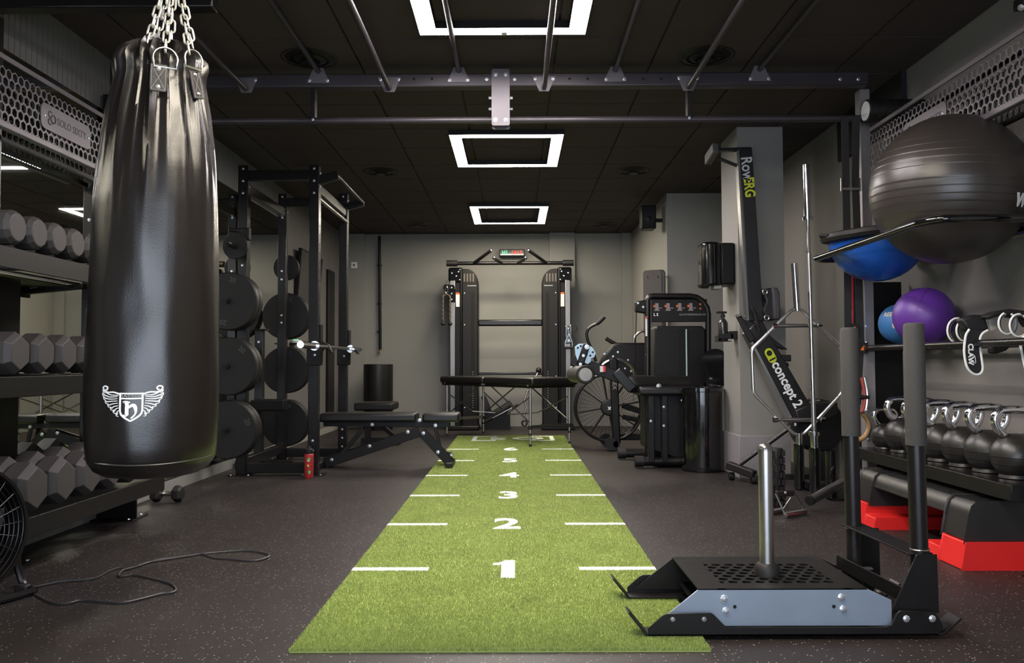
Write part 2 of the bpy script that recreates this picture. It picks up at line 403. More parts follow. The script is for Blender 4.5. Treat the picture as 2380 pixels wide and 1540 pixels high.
# digital clock
c = at(1190, 587, YB - .14)
t = thing('wall_clock', 'digital wall clock with green and red digits above the cable machine', 'clock', (c.x, YB, c.z - .06))
MB().box((c.x, YB - .07, c.z), (.36, .14, .1)).build('case', BLACK, t, bevel=.006)
MB().box((c.x, YB - .141, c.z), (.33, .004, .075)).build('display_window', BLACKG, t, smooth=0)
Mf = lambda x: frame((x, YB - .145, c.z), (0, -1, 0), (1, 0, 0))
GR = emis('green_led', (.06, 1, .35), .75); RD = emis('red_led', (1, .03, .015), 1.0)
MB().text('H1', .075, Mf(c.x - .1), .0008, .0012, .9).build('digits', GR, t, smooth=0)
MB().text('14:15', .075, Mf(c.x + .065), .0008, .0012, .9).build('digits', RD, t, smooth=0)
# ================================================================ sprint turf
TX0, TX1, TY0, TY1 = -.707, .607, 2.61, 10.22
TG = [mat('turf_green_%d' % i, c, .75, 0, .2, 5) for i, c in enumerate(((.255, .32, .078), (.345, .42, .125), (.185, .24, .058)))]
TW = mat('turf_white', (.78, .8, .74), .8, 0, .08, 60)
turf = thing('sprint_turf', 'long green artificial turf sprint lane with white distance marks', 'turf', ((TX0 + TX1) / 2, (TY0 + TY1) / 2, 0))
MB().bb(TX0, TX1, TY0, TY1, 0, .006).build('backing', TG[0], turf, smooth=0)
TZ = .012
marks = []          # flat triangles of everything white
def white(mb, name):
    o = mb.build(name, TW, turf, smooth=0); me = o.data; me.calc_loop_triangles()
    off = np.array(turf.location)
    for t3 in me.loop_triangles:
        P = [np.array(me.vertices[i].co) + off for i in t3.vertices]
        if all(p[2] > TZ - .0035 for p in P): marks.append([p[:2] for p in P])
    return o
for n in range(1, 7):
    y = 3.62 + (n - 1) * .995
    for x0, x1 in ((TX0 + .0, TX0 + .33), (TX1 - .33, TX1)):
        white(MB().bb(x0, x1, y - .024, y + .024, .002, TZ - .002), 'mark_line')
    if n == 1:
        d1 = [(-.055, .07), (-.055, .095), (-.02, .112), (-.002, .15), (.042, .15), (.042, -.15), (-.016, -.15), (-.016, .07)]
        white(MB().prism(d1, .008, Matrix.Translation((-.045, y, TZ - .010))), 'digit')
    else: white(MB().text(str(n), .40, Matrix.Translation((-.045, y, TZ - .006)), .004, .010, .78), 'digit')
# boxed emblem at the far end
y0, y1, x0, x1 = 9.55, 10.1, -.5, .46
for sx_, xa in ((1, x0), (-1, x1)):
    b = MB().bb(min(xa, xa + sx_ * .05), max(xa, xa + sx_ * .05), y0, y1, .002, TZ - .002)
    for yy in (y0, y1): b.bb(min(xa, xa + sx_ * .28), max(xa, xa + sx_ * .28), yy - .03, yy + .03, .002, TZ - .0025)
    white(b, 'emblem_bracket')

white(MB().text('S', .42, Matrix.Translation((-.2, 9.83, TZ - .006)) @ Matrix.Rotation(math.pi, 4, 'Z'), .004, .004, 1.15), 'emblem_letter')
white(MB().text('O', .42, Matrix.Translation((.15, 9.83, TZ - .006)) @ Matrix.Rotation(math.pi, 4, 'Z'), .004, .008, 1.15), 'emblem_letter')
def blades(P, hmin, hmax, wdt):
    n = len(P); a = rng.uniform(0, 2 * math.pi, n); h = rng.uniform(hmin, hmax, n); l = rng.uniform(0, .006, n); b = rng.uniform(0, 2 * math.pi, n)
    V_ = np.zeros((n, 3, 3)); dx = np.cos(a) * wdt; dy = np.sin(a) * wdt
    V_[:, 0, 0] = P[:, 0] - dx; V_[:, 0, 1] = P[:, 1] - dy; V_[:, 1, 0] = P[:, 0] + dx; V_[:, 1, 1] = P[:, 1] + dy
    V_[:, :2, 2] = .004
    V_[:, 2, 0] = P[:, 0] + l * np.cos(b); V_[:, 2, 1] = P[:, 1] + l * np.sin(b); V_[:, 2, 2] = h
    return V_.reshape(-1, 3)
def blade_obj(name, Vv, mats, parent):
    n = len(Vv) // 3; me = bpy.data.meshes.new(name); Vv = Vv - np.array(parent.location)
    me.vertices.add(n * 3); me.vertices.foreach_set('co', Vv.astype(np.float32).ravel())
    me.loops.add(n * 3); me.loops.foreach_set('vertex_index', np.arange(n * 3, dtype=np.int32))
    me.polygons.add(n); me.polygons.foreach_set('loop_start', np.arange(0, n * 3, 3, dtype=np.int32))
    me.polygons.foreach_set('material_index', rng.integers(0, len(mats), n).astype(np.int32))
    for m in mats: me.materials.append(m)
    me.update(); me.validate(); o = bpy.data.objects.new(name, me); C.objects.link(o); o.parent = parent; o['kind'] = 'stuff'; return o
tri = np.array(marks)
def in_marks(P):
    hit = np.zeros(len(P), bool); lo = tri.min(1); hi = tri.max(1)
    for k in range(len(tri)):
        idx = np.where((P[:, 0] >= lo[k, 0]) & (P[:, 0] <= hi[k, 0]) & (P[:, 1] >= lo[k, 1]) & (P[:, 1] <= hi[k, 1]))[0]
        if not len(idx): continue
        A, B, D = tri[k]; p = P[idx]
        c1 = (B[0] - A[0]) * (p[:, 1] - A[1]) - (B[1] - A[1]) * (p[:, 0] - A[0])
        c2 = (D[0] - B[0]) * (p[:, 1] - B[1]) - (D[1] - B[1]) * (p[:, 0] - B[0])
        c3 = (A[0] - D[0]) * (p[:, 1] - D[1]) - (A[1] - D[1]) * (p[:, 0] - D[0])
        hit[idx] |= ((c1 >= 0) & (c2 >= 0) & (c3 >= 0)) | ((c1 <= 0) & (c2 <= 0) & (c3 <= 0))
    return hit
N1 = 720000
u = rng.random(N1)
yb = TY0 + (TY1 - TY0) * u ** 1.7                      # denser near the camera
P = np.stack([rng.uniform(TX0, TX1, N1), yb], 1)
hit = in_marks(P)
blade_obj('turf_pile', blades(P[~hit], .009, .0165, .0013), TG, turf)
blade_obj('white_pile', blades(P[hit], .010, .016, .0017), [TW], turf)
# ================================================================ overhead monkey-bar rig
BY = 5.1
bz = at(1160, 190, BY).z
rig = thing('overhead_rig', 'black overhead monkey bar rig spanning the room under the ceiling', 'rig', (0, BY, bz - .3))
xl, xr = -2.36, 2.2
MB().bb(xl, -.09, BY - .04, BY + .04, bz - .042, bz + .042).bb(-.09, xr, BY - .04, BY + .04, bz - .042, bz + .042).build('beam', mat('satin_beam', (.042, .035, .04), .38, .3, .1, 8), rig, bevel=.008)
MB().bb(xl, xr, 3.28, 3.36, bz - .042, bz + .042).build('beam', STEELB, rig, bevel=.006)
# a short stub beam at the upper left
sb = atx(0, 14, -2.4)
MB().bb(-2.4, -1.38, 3.72, 3.8, at(100, 17, 3.72).z, at(100, 17, 3.72).z + .08).build('stub_beam', STEELB, rig, bevel=.006)
pz = at(1160, 279, BY).z
MB().tube([(xl, BY, pz), (xr, BY, pz)], .021, 14).build('pull_up_bar', MATS['satin_beam'], rig)
# joint plate in the middle
a, b = at(1142, 158, BY - .06), at(1185, 290, BY - .06)
cx = (a.x + b.x) / 2; pw = b.x - a.x
for sy in (-.046, .04):
    MB().prism(rpoly(pw, a.z - b.z, .014), .006, frame((cx, BY + sy + .006, (a.z + b.z) / 2), (0, -1, 0), (1, 0, 0))).build('joint_plate', SIGNG, rig, bevel=.001)
for sx_ in (-.032, .032):
    for zz in (a.z - .035, b.z + .035): bolt(rig, (cx + sx_, BY - .047, zz), (0, -1, 0), .014)
for sx_ in (-1, 1):
    for zz in (a.z - .17, a.z - .24): bolt(rig, (cx + sx_ * (pw / 2 + .002), BY - .01, zz), (sx_, 0, 0), .012, h=1.3)
MB().bb(cx - .05, cx - .044, BY - .04, BY + .04, b.z + .02, bz - .04).bb(cx + .044, cx + .05, BY - .04, BY + .04, b.z + .02, bz - .04).build('spacer', BLACK, rig, smooth=0)
# rungs, alternately above and below the beam
for px, py, up in ((572, 222, 0), (740, 162, 1), (905, 218, 0), (1066, 158, 1), (1262, 214, 0), (1430, 155, 1), (1600, 212, 0), (1765, 156, 1)):
    p = at(px, py, BY - .045)
    if px == 1262: p.x = at(1264, 214, BY).x
    dz = .055 if up else -.055; zc = bz + dz
    MB().tube([(p.x, 3.3, zc), (p.x, BY - .05, zc)], .0165, 12).build('rung', MATS['satin_beam'], rig)
    s = 1 if up else -1
    poly = [(-.072, -s * .018), (.072, -s * .018), (.03, s * (abs(dz) + .022)), (-.03, s * (abs(dz) + .022))]
    if s < 0: poly = poly[::-1]
    MB().prism(poly, .006, frame((p.x, BY - .041, bz), (0, -1, 0), (1, 0, 0))).build('rung_plate', SIGNG, rig, bevel=.001)
    for q in (-.056, .056): bolt(rig, (p.x + q, BY - .046, bz - s * .002), (0, -1, 0), .012)
for px in (1953, 1995, 1131, 1196): bolt(rig, at(px, 184, BY - .041), (0, -1, 0), .012)
hb = MB()
for px in (962, 1004, 1324, 1366, 1495, 1537): 
    p = at(px, 183, BY - .0405); hb.lathe([(.009, 0), (.009, .001)], 10, frame(p, (0, -1, 0)))
hb.build('bolt_holes', mat('hole_black', (.002, .002, .002), .9, 0, 0), rig)
for px in (730, 1600):
    p = at(px, 240, BY); MB().bb(p.x - .012, p.x + .012, BY - .03, BY + .03, pz, bz - .04).build('hanger', BLACK, rig, bevel=.002)
    bolt(rig, (p.x, BY - .03, pz), (0, -1, 0), .01)
# ================================================================ punch bag
LEA = mat('black_leather', (.0085, .0068, .006), .26, 0, .08, 3, .1, 300, spec=.6, rvar=.02)
BGY = 3.0
bc = at(361, 700, BGY); bc = V((bc.x, BGY, 0))
bag = thing('punch_bag', 'tall black leather punch bag with white winged emblem hanging from chains', 'punch bag', (bc.x, bc.y, at(361, 1105, BGY).z))
PR = [(1106, 2, 0), (1105, 60, 0), (1098, 102, 0), (1085, 124, 0), (1066, 136, 0), (1061, 137.5, 0), (1057, 139, 0), (1030, 141, 0), (960, 143, 0), (860, 143.5, 0), (760, 142, .0), (660, 139.5, .003), (560, 136, .006), (480, 133, .012),
      (400, 129, .045), (330, 122, .075), (270, 113, .105), (220, 103, .125), (195, 98, .125), (175, 99, .13), (155, 103, .15), (138, 99, .19), (124, 84, .24), (110, 62, .28), (98, 36, .22), (93, 12, .1), (92, 2, 0)]
ZP = []
for py, rp, am in PR:
    p = at(361, py, BGY); q = at(361 + rp, py, BGY); ZP.append((p.z, q.x - p.x, am))
def interp(z, k):
    for (z0, r0, a0), (z1, r1, a1) in zip(ZP[:-1], ZP[1:]):
        if z0 <= z <= z1:
            t = (z - z0) / max(1e-6, z1 - z0); return (r0 + (r1 - r0) * t) if k == 1 else (a0 + (a1 - a0) * t)
    return ZP[-1][k]
fold_ph = [random.uniform(0, 6.28) for _ in range(6)]
def fold(th, hgt):
    s = 0
    for k, (n, wgt) in enumerate(((6, .6), (10, .6), (15, .2), (3, .25))):
        x = math.sin(n * th + fold_ph[k] + .25 * math.sin(hgt * 2.5 + k)); s += wgt * (1 - 1.9 * (x * x + .012) ** .38)
    return s
def leanx(z): return (z - 1.2) * .012
def body_r(th, z, r, am):
    th = th % (2 * math.pi)
    dent = -.012 * math.exp(-(((th - 4.9) / .35) ** 2 + ((z - 1.13) / .13) ** 2))
    wob = 1 if r > .15 else 0
    return r * (1 + am * .9 * fold(th, z)) + dent + (.003 * math.sin(3 * th + z * 2) + .002 * math.sin(7 * th + 9 * z)) * wob
levels = []
for (z0, r0, a0), (z1, r1, a1) in zip(ZP[:-1], ZP[1:]):
    n = max(1, int((z1 - z0) / .022))
    for k in range(n): t = k / n; levels.append((z0 + (z1 - z0) * t, r0 + (r1 - r0) * t, a0 + (a1 - a0) * t))
levels.append(ZP[-1])
NB = 160; vb = []; fb = []
for z, r, am in levels:
    for k in range(NB):
        th = 2 * math.pi * k / NB
        rr = body_r(th, z, r, am)
        zz = z + (am * .09 * fold(th + .3, z) if z > 2.0 else 0)
        vb.append((bc.x + leanx(z) + rr * math.cos(th), bc.y + rr * math.sin(th), zz))
L = len(levels)
for i in range(L - 1):
    for k in range(NB): k2 = (k + 1) % NB; fb.append((i * NB + k, i * NB + k2, (i + 1) * NB + k2, (i + 1) * NB + k))
fb.append(tuple(range(NB))[::-1]); fb.append(tuple((L - 1) * NB + k for k in range(NB)))
b = MB(); b.add(vb, fb); b.build('bag_body', LEA, bag, smooth=70)
# seam at the base
zs = at(361, 1061, BGY).z; rs = interp(zs, 1)
b = MB(); b.tube([(bc.x + leanx(zs) + (rs + .001) * math.cos(t), bc.y + (rs + .001) * math.sin(t), zs + .006 * math.sin(t * 2 + 1)) for t in [2 * math.pi * k / 60 for k in range(60)]], .0025, 6, closed=True)
b.build('base_seam', mat('leather_piping', (.05, .046, .045), .3), bag)
def on_bag(px, py, dz=.002):            # point on the bag's front surface under a pixel, and its outward normal
    z = at(px, py, BGY - .2).z; r = interp(z, 1)
    d = ray(px, py); best = None
    for k in range(400):
        Y = BGY - .32 + k * .001; p = CAMP + d * (Y / d.y); r = interp(p.z, 1) * (1 + interp(p.z, 2) * .25)
        if (p.x - bc.x - leanx(p.z)) ** 2 + (p.y - bc.y) ** 2 <= (r + dz) ** 2: best = p; break
    p = best if best is not None else at(px, py, BGY)
    n = V((p.x - bc.x - leanx(p.z), p.y - bc.y, 0)).normalized(); return p, n
STRAP = mat('strap_leather', (.012, .0095, .0085), .42, 0, .2, 20, .3, 200)
def strap(px, py, px2, py2, wpx):
    p, n = on_bag(px, py, .006); q, n2 = on_bag(px2, py2, .006); wd = wpx * 2.9 / FPX
    ax = (q - p).normalized(); L_ = (q - p).length
    M = frame((p + q) / 2 + n * .003, n, ax.cross(n)); M = frame((p + q) / 2 + n * .003, n, ax)
    o = MB().prism(rpoly(L_, wd, .006), .006, M).build('strap', STRAP, bag, bevel=.0015)
    st = MB(); h, wv = L_ / 2 - .006, wd / 2 - .005; e = .0068
    for (x0, y0, x1, y1) in ((-h, -wv, h, -wv), (-h, wv, h, wv), (-h, -wv, -h, wv), (h, -wv, h, wv), (-h, -wv, h, wv), (-h, wv, h, -wv), (-h + .006, -wv, -h + .006, wv)):
        n_ = max(2, int(math.hypot(x1 - x0, y1 - y0) / .0045))
        for k in range(n_):
            t0, t1 = k / n_, (k + .65) / n_
            st.tube([M @ V((x0 + (x1 - x0) * t0, y0 + (y1 - y0) * t0, e)), M @ V((x0 + (x1 - x0) * t1, y0 + (y1 - y0) * t1, e))], .0006, 4)
    st.build('stitching', mat('stitch_thread', (.45, .42, .38), .7), o, kind='stuff')
    for s in (-.33, .33):
        r_ = bolt(o, M @ V((s * L_, 0, .006)), n, .0075, STEEL, .3, 'rivet')
    return p, n, ax
tops = []
for a in ((370, 152, 367, 212, 37), (445, 164, 462, 230, 30)):
    p, n, ax = strap(*a); tops.append((p, n))
# D rings
for (px, py, rr) in ((384, 139, 27), (446, 142, 25)):
    p, n = on_bag(px, py, .012); r = rr * 2.85 / FPX
    M = frame(p + n * .01, n, (1, 0, 0))
    pts = [M @ V((r * math.cos(R(a)), r * math.sin(R(a)), 0)) for a in range(-20, 201, 20)] + [M @ V((-r * .9, -r * .75, 0)), M @ V((r * .9, -r * .75, 0))]
    MB().tube(pts, .0034, 8, closed=True).build('d_ring', STEEL, bag)
# chains
lk = MB(); lr, ll = .0105, .021
pts = [V((lr * math.cos(R(a)), ll - lr + lr * math.sin(R(a)) + .004, 0)) for a in range(0, 181, 22)] + [V((lr * math.cos(R(a)), -(ll - lr) + lr * math.sin(R(a)) - .004, 0)) for a in range(180, 361, 22)]
lk.tube(pts, .0036, 6, closed=True); link0 = lk.build('chain_link', mat('bright_zinc_chain', (.62, .6, .54), .38, .55, .05), bag, world=False)
first = True
hz = at(404, -110, BGY).z; hook = V((at(404, -60, BGY).x, BGY, hz))
def chain(p0):
    global first
    p0 = V(p0); d = hook - p0; n = int(d.length / .039); u = d.normalized()
    for k in range(n):
        M = frame(p0 + u * (.02 + k * d.length / n), u.cross(V((1, 0, 0)) if k % 2 else V((.5, 1, 0))), None)
        zax = u.cross(V((1, .3, 0))).normalized() if k % 2 else u.cross(V((-.3, 1, 0))).normalized()
        y = u; x = y.cross(zax)
        M = Matrix((x, y, zax)).transposed().to_4x4(); M.translation = p0 + u * (.02 + k * d.length / n)
        if first: link0.matrix_local = rootmat(bag).inverted() @ M; first = False
        else: inst(link0, bag, M)
for px, py, Y in ((342, 104, 2.9), (384, 118, 2.86), (398, 100, 2.98), (440, 122, 2.86), (366, 92, 3.06), (450, 118, 3.05)): chain(at(px, py, Y))
MB().tube([hook + V((0, 0, -.02)), hook + V((0, 0, .05))], .011, 10).torus(frame(hook + V((0, 0, -.01)), (0, 1, 0)), .018, .005, 16, 6).build('swivel', STEEL, bag)
MB().tube([hook + V((0, 0, .05)), V((hook.x, hook.y, ZC - .01))], .014, 10).lathe([(.06, 0), (.06, .01)], 16, Matrix.Translation((hook.x, hook.y, ZC - .01))).build('ceiling_mount', STEELB, bag)
# winged emblem: drawn flat in pixels about (309, 940), wrapped on the bag
pe, ne = on_bag(309, 940); th0 = math.atan2(pe.y - bc.y, pe.x - bc.x - leanx(pe.z)); kpx = 2.79 / FPX
def wrap(p):
    z = pe.z - (p.y - 940) * kpx; r = interp(z, 1); a = th0 + (p.x - 309) * kpx / r; r = body_r(a, z, r, interp(z, 2)) + .002 + p.z
    return V((bc.x + leanx(z) + r * math.cos(a), bc.y + r * math.sin(a), z))
def ribbon(mb, pts, wd, n=5):
    P = smooth_path([V((x, y, 0)) for x, y in pts], n); N = len(P); v = []; ws = wd if callable(wd) else (lambda t: wd)
    for i, p in enumerate(P):
        t = (P[min(i + 1, N - 1)] - P[max(i - 1, 0)]).normalized(); q = V((-t.y, t.x, 0)) * ws(i / (N - 1)) / 2
        v += [p + q, p - q, p + q + V((0, 0, .0008)), p - q + V((0, 0, .0008))]
    f = []
    for i in range(N - 1):
        a, c = i * 4, i * 4 + 4; f += [(a + 2, a + 3, c + 3, c + 2), (a, c, c + 1, a + 1), (a, a + 2, c + 2, c), (a + 1, c + 1, c + 3, a + 3)]
    mb.add(v, f)
sh = MB(); X0, X1 = 281, 329
ribbon(sh, [(281, 915), (281, 940), (282, 958), (289, 968), (304, 978)], 4.2); ribbon(sh, [(329, 915), (329, 940), (328, 958), (320, 968), (304, 978)], 4.2)
ribbon(sh, [(279, 914), (305, 914.5), (331, 914)], 3.2); ribbon(sh, [(279, 925.5), (305, 926), (331, 925.5)], 3.2)
sh.fmap(wrap).build('emblem_shield', WHITE, bag, smooth=0)
MB().text('HATTON', 9.5, Matrix.Translation((305, 920, 0)) @ Matrix.Diagonal((1, -1, 1, 1)), .0004, .15, 1.35).fmap(wrap).build('emblem_lettering', GREYP, bag, smooth=0)
h = MB()
ribbon(h, [(293, 934), (296, 938), (296, 950), (296, 963)], 8); ribbon(h, [(287, 934), (293, 932.5), (303, 935)], 3); ribbon(h, [(288, 964), (294, 966), (300, 961)], 3.5)
ribbon(h, [(299, 948), (306, 942), (312, 943), (315, 951), (314, 962), (305, 972)], lambda t: 3 + 5.5 * math.sin(min(1, t * 1.25) * math.pi) if t < .8 else 3.5)
h.fmap(wrap).build('emblem_initial', WHITE, bag, smooth=0)
for s in (-1, 1):
    m = MB(); fx = lambda x: 305 + s * (x - 305)
    ribbon(m, [(fx(331), 915), (fx(345), 911), (fx(360), 911), (fx(369), 906), (fx(372), 900), (fx(366), 897), (fx(360), 900), (fx(361), 905), (fx(365), 905)], 3.4)
    for k, (ex, ey, mx, my, sx_, sy_) in enumerate(((373, 905, 352, 917, 333, 918), (374, 913, 354, 922, 335, 921), (371, 921, 352, 927, 335, 926), (366, 930, 350, 932, 335, 931), (359, 938, 347, 938, 334, 936),
                                             (352, 945, 343, 944, 333, 942), (345, 952, 339, 950, 332, 947), (338, 959, 335, 956, 331, 953))):
        ribbon(m, [(fx(sx_), sy_), (fx(mx), my), (fx(ex - 3), ey + 3), (fx(ex), ey)], lambda t: 1.6 + 2.2 * t, 4)
        ribbon(m, [(fx(ex), ey), (fx(ex - 1), ey + 6), (fx(ex - 6), ey + 8)], 1.6, 3)
    m.fmap(wrap).build('emblem_wing', WHITE, bag, smooth=0)

# ================================================================ left dumbbell rack
RX = -2.395
lr_ = thing('dumbbell_rack', 'black steel three-tier dumbbell rack against the mirrored left wall', 'rack', (RX, 4.2, 0))
for y in (3.72, 4.87):
    MB().bb(RX - .04, RX + .04, y - .04, y + .04, .008, 2.5).build('upright', STEELB, lr_, bevel=.005)
    MB().bb(RX - .05, RX + .2, y - .1, y + .1, 0, .008).build('base_plate', BLACK, lr_, bevel=.002)
    for q in (-.08, .08): bolt(lr_, (RX + .17, y + q, .008), (0, 0, 1), .011)
    for z in (.36, .62, 1.0, 1.22, 1.6, 1.75, 2.0, 2.25): bolt(lr_, (RX + .041, y, z), (1, 0, 0), .011); bolt(lr_, (RX, y - .041, z), (0, -1, 0), .011)
MB().bb(RX - .01, RX + .2, 4.815, 4.829, .008, .2).build('gusset', BLACK, lr_, bevel=.002)
for q in (.03, .165): bolt(lr_, (RX + q, 4.815, .12), (0, -1, 0), .011)
TIERS = ((.235, .30), (.83, .86), (1.355, 1.385))
for zf, zb in TIERS:
    MB().bb(-2.05, -2.042, 3.2, 4.84, zf - .065, zf + .022).build('shelf_lip', BLACK, lr_, bevel=.003)
    MB().bar((-2.19, 3.2, (zf + zb) / 2 - .018), (-2.19, 4.84, (zf + zb) / 2 - .018), .285, .006).build('shelf_deck', BLACK, lr_)
    MB().bar((-2.32, 3.2, zb - .012), (-2.32, 4.84, zb - .012), .05, .01).build('shelf_rail', STEELB, lr_, bevel=.002)
    for y in (3.74, 4.8): MB().bar((-2.06, y, zf - .03), (-2.39, y, zb - .03), .04, .03).build('shelf_arm', STEELB, lr_, bevel=.003)
MB().bb(-2.447, -2.437, 3.1, 4.06, .2, 1.32).build('back_panel', BLACK, lr_)
# perforated header panels
def header(parent, xf, z0, z1, y0, y1, sgn, sign_y, text):
    pitch = .046; rows = int((z1 - z0 - .03) / (pitch * .866)); cols = int((y1 - y0) / pitch)
    for k, (dx, dz) in enumerate(((0, 0), (-sgn * .12, -.02))):
        x = xf + dx
        M = Matrix(((0, 0, sgn, x), (1, 0, 0, y0 + .02), (0, 1, 0, z0 + .032 + dz), (0, 0, 0, 1)))
        m = MB(); hexweb(m, cols, rows, pitch, .037, .003, M, None)
        m.bb(x - .004, x + .004, y0 - .01, y1 + .01, z0 - .012 + dz, z0 + .012 + dz).bb(x - .004, x + .004, y0 - .01, y1 + .01, z1 - .012 + dz, z1 + .01 + dz)
        m.build('perforated_panel', SIGNG if k == 0 else BLACK, parent, smooth=0)
    MB().bb(xf - .03 if sgn > 0 else xf, xf if sgn > 0 else xf + .03, y0, y1, z0 - .014, z0 - .010).build('panel_lip', SIGNG, parent, smooth=0)
    zc = (z0 + z1) / 2 - .02
    Ms = Matrix(((0, 0, sgn, xf + sgn * .006), (-sgn * -1, 0, 0, sign_y), (0, 1, 0, zc), (0, 0, 0, 1)))
    if sgn < 0: Ms = Matrix(((0, 0, -1, xf - .006), (-1, 0, 0, sign_y), (0, 1, 0, zc), (0, 0, 0, 1)))
    o = MB().prism(rpoly(.46, .125, .035), .004, Ms).build('sign_plate', SIGNG, parent, bevel=.001)
    MB().text(text, .05, Ms @ Matrix.Translation((.045, 0, .0045)), .0005, .0006, 1.0).build('sign_lettering', DARKP, o, smooth=0)
    lg = MB(); 
    for (u_, v_) in ((-.155, .018), (-.155, -.018)): lg.torus(Ms @ Matrix.Translation((u_, v_, .005)), .015, .0025, 14, 5, 40, 320)
    lg.torus(Ms @ Matrix.Translation((-.128, 0, .005)), .02, .0025, 16, 5); lg.build('sign_logo', DARKP, o)
    for u_ in (-.205, .205): bolt(o, Ms @ V((u_, 0, .004)), (sgn, 0, 0), .009)
header(lr_, -2.27, 1.97, 2.27, 3.25, 4.8, 1, atx(152, 292, -2.27).y, 'SOLO SIXTY')
bolt(lr_, (-2.265, 4.5, 2.2), (1, 0, 0), .012); bolt(lr_, (-2.265, 4.62, 2.13), (1, 0, 0), .012)

# dumbbells
def dumbbell(name, n, r, hl, grip, loc, label, group, m):
    t = thing(name, label, 'dumbbell', loc, 0, group)
    for s in (-1, 1):
        a0 = 0 if n == 6 else 15
        pr = [(r * .55, -hl / 2), (r * .8, -hl / 2), (r, -hl / 2 + r * .28), (r, hl / 2 - r * .28), (r * .8, hl / 2), (r * .55, hl / 2)]
        b = MB(); M = Matrix.Translation((s * (grip / 2 + hl / 2), 0, 0)) @ Matrix.Rotation(R(90), 4, 'Y') @ Matrix.Rotation(R(a0), 4, 'Z')
        b.lathe(pr, n, M).build('head', m, t, smooth=20, world=False, bevel=.003)
    MB().tube([(-grip / 2 - .02, 0, 0), (-grip / 4, 0, 0), (0, 0, 0), (grip / 4, 0, 0), (grip / 2 + .02, 0, 0)], [.014, .015, .018, .015, .014], 12).build('handle', STEEL, t, world=False)
    return t
def row(n, r, hl, grip, z, y0, step, num, what, group, tilt=0, m=DBELL):
    d0 = None
    for k in range(num):
        y = y0 - k * step; lab = '%s, %s from the punch bag' % (what, ORD[k])
        loc = (-2.19, y, z)
        if d0 is None: d0 = dumbbell('dumbbell', n, r, hl, grip, loc, lab, group, m)
        else: clone(d0, loc, 0, lab, group)
row(12, .072, .105, .12, 1.385 + .075, 4.28, .155, 7, 'round grey dumbbell on the top rack tier', 'dumbbells on the top tier')
row(6, .088, .115, .11, .86 + .088, 4.3, .185, 6, 'grey hex dumbbell on the middle rack tier', 'dumbbells on the middle tier')
row(6, .108, .13, .1, .29 + .092, 4.62, .225, 6, 'large grey hex dumbbell on the bottom rack tier', 'dumbbells on the bottom tier')
# small dumbbell on the floor beyond the rack
d = dumbbell('dumbbell', 6, .055, .06, .08, (-2.27, 5.42, .056), 'small black dumbbell lying on the floor behind the punch bag', None, RUBBER)

# ================================================================ floor fan
fc = V((-2.07, 3.06, .285)); fn = V((.93, -.36, .08)).normalized()
fan = thing('floor_fan', 'black round floor fan cut off by the left edge of the picture', 'fan', (fc.x, fc.y, 0))
FB = mat('fan_black_metal', (.007, .006, .0065), .35, .3, .1)
M = frame(fc, fn, V((0, 0, 1)))
b = MB()
for zf in (.07, -.09):
    for k in range(9): b.torus(M @ Matrix.Translation((0, 0, zf + (.03 * (1 - k / 8) if zf > 0 else -.03 * (1 - k / 8)))), .05 + k * .0225, .002, 40, 4)
b.build('cage_rings', FB, fan, kind='stuff')
b = MB()
for k in range(24):
    a = R(15 * k)
    for zf, s in ((.07, 1), (-.09, -1)):
        b.tube([M @ V((.05 * math.cos(a), .05 * math.sin(a), zf + s * .03)), M @ V((.23 * math.cos(a), .23 * math.sin(a), zf))], .0018, 4)
b.build('cage_wires', FB, fan, kind='stuff')
MB().lathe([(.231, -.1), (.243, -.1), (.243, .08), (.231, .08), (.231, -.1)], 48, M).build('rim', FB, fan)
for k in range(3):
    Mb = M @ Matrix.Rotation(R(120 * k + 20), 4, 'Z'); v = []; f = []
    for i in range(7):
        rr = .04 + i * .028
        for j in range(5):
            a = R(-32 + j * 16) * (1 - .03 * i); v.append(Mb @ V((rr * math.cos(a), rr * math.sin(a), -.03 + (j - 2) * .018)))
    for i in range(6):
        for j in range(4): q = i * 5 + j; f.append((q, q + 1, q + 6, q + 5))
    v2 = [p + fn * .003 for p in v]; nn = len(v)
    bl = MB(); bl.add(v + v2, f + [tuple(x + nn for x in q[::-1]) for q in f]); bl.build('blade', mat('fan_blade_grey', (.16, .16, .18), .4, .5, .1), fan)
MB().lathe([(.001, -.2), (.07, -.19), (.075, -.05), (.06, .02), (.05, .105), (.001, .108)], 24, M).build('motor', FB, fan)
sd = fn.cross(V((0, 0, 1))).normalized()
for s in (-1, 1):
    a = fc + sd * .26 * s
    MB().tube(smooth_path([a, a + V((0, 0, -.16)), V((a.x + .03, a.y, .03)), V((a.x + fn.x * .1, a.y + fn.y * .1, .016))], 5), .014, 8).build('stand_leg', FB, fan)
    bolt(fan, a + sd * .012 * s, sd * s, .02, FB, h=1.2, name='knob')
MB().tube([V((fc.x + fn.x * .1, fc.y + fn.y * .1, .016)) + sd * .26, V((fc.x + fn.x * .1, fc.y + fn.y * .1, .016)) - sd * .26], .014, 8).build('stand_foot', FB, fan)
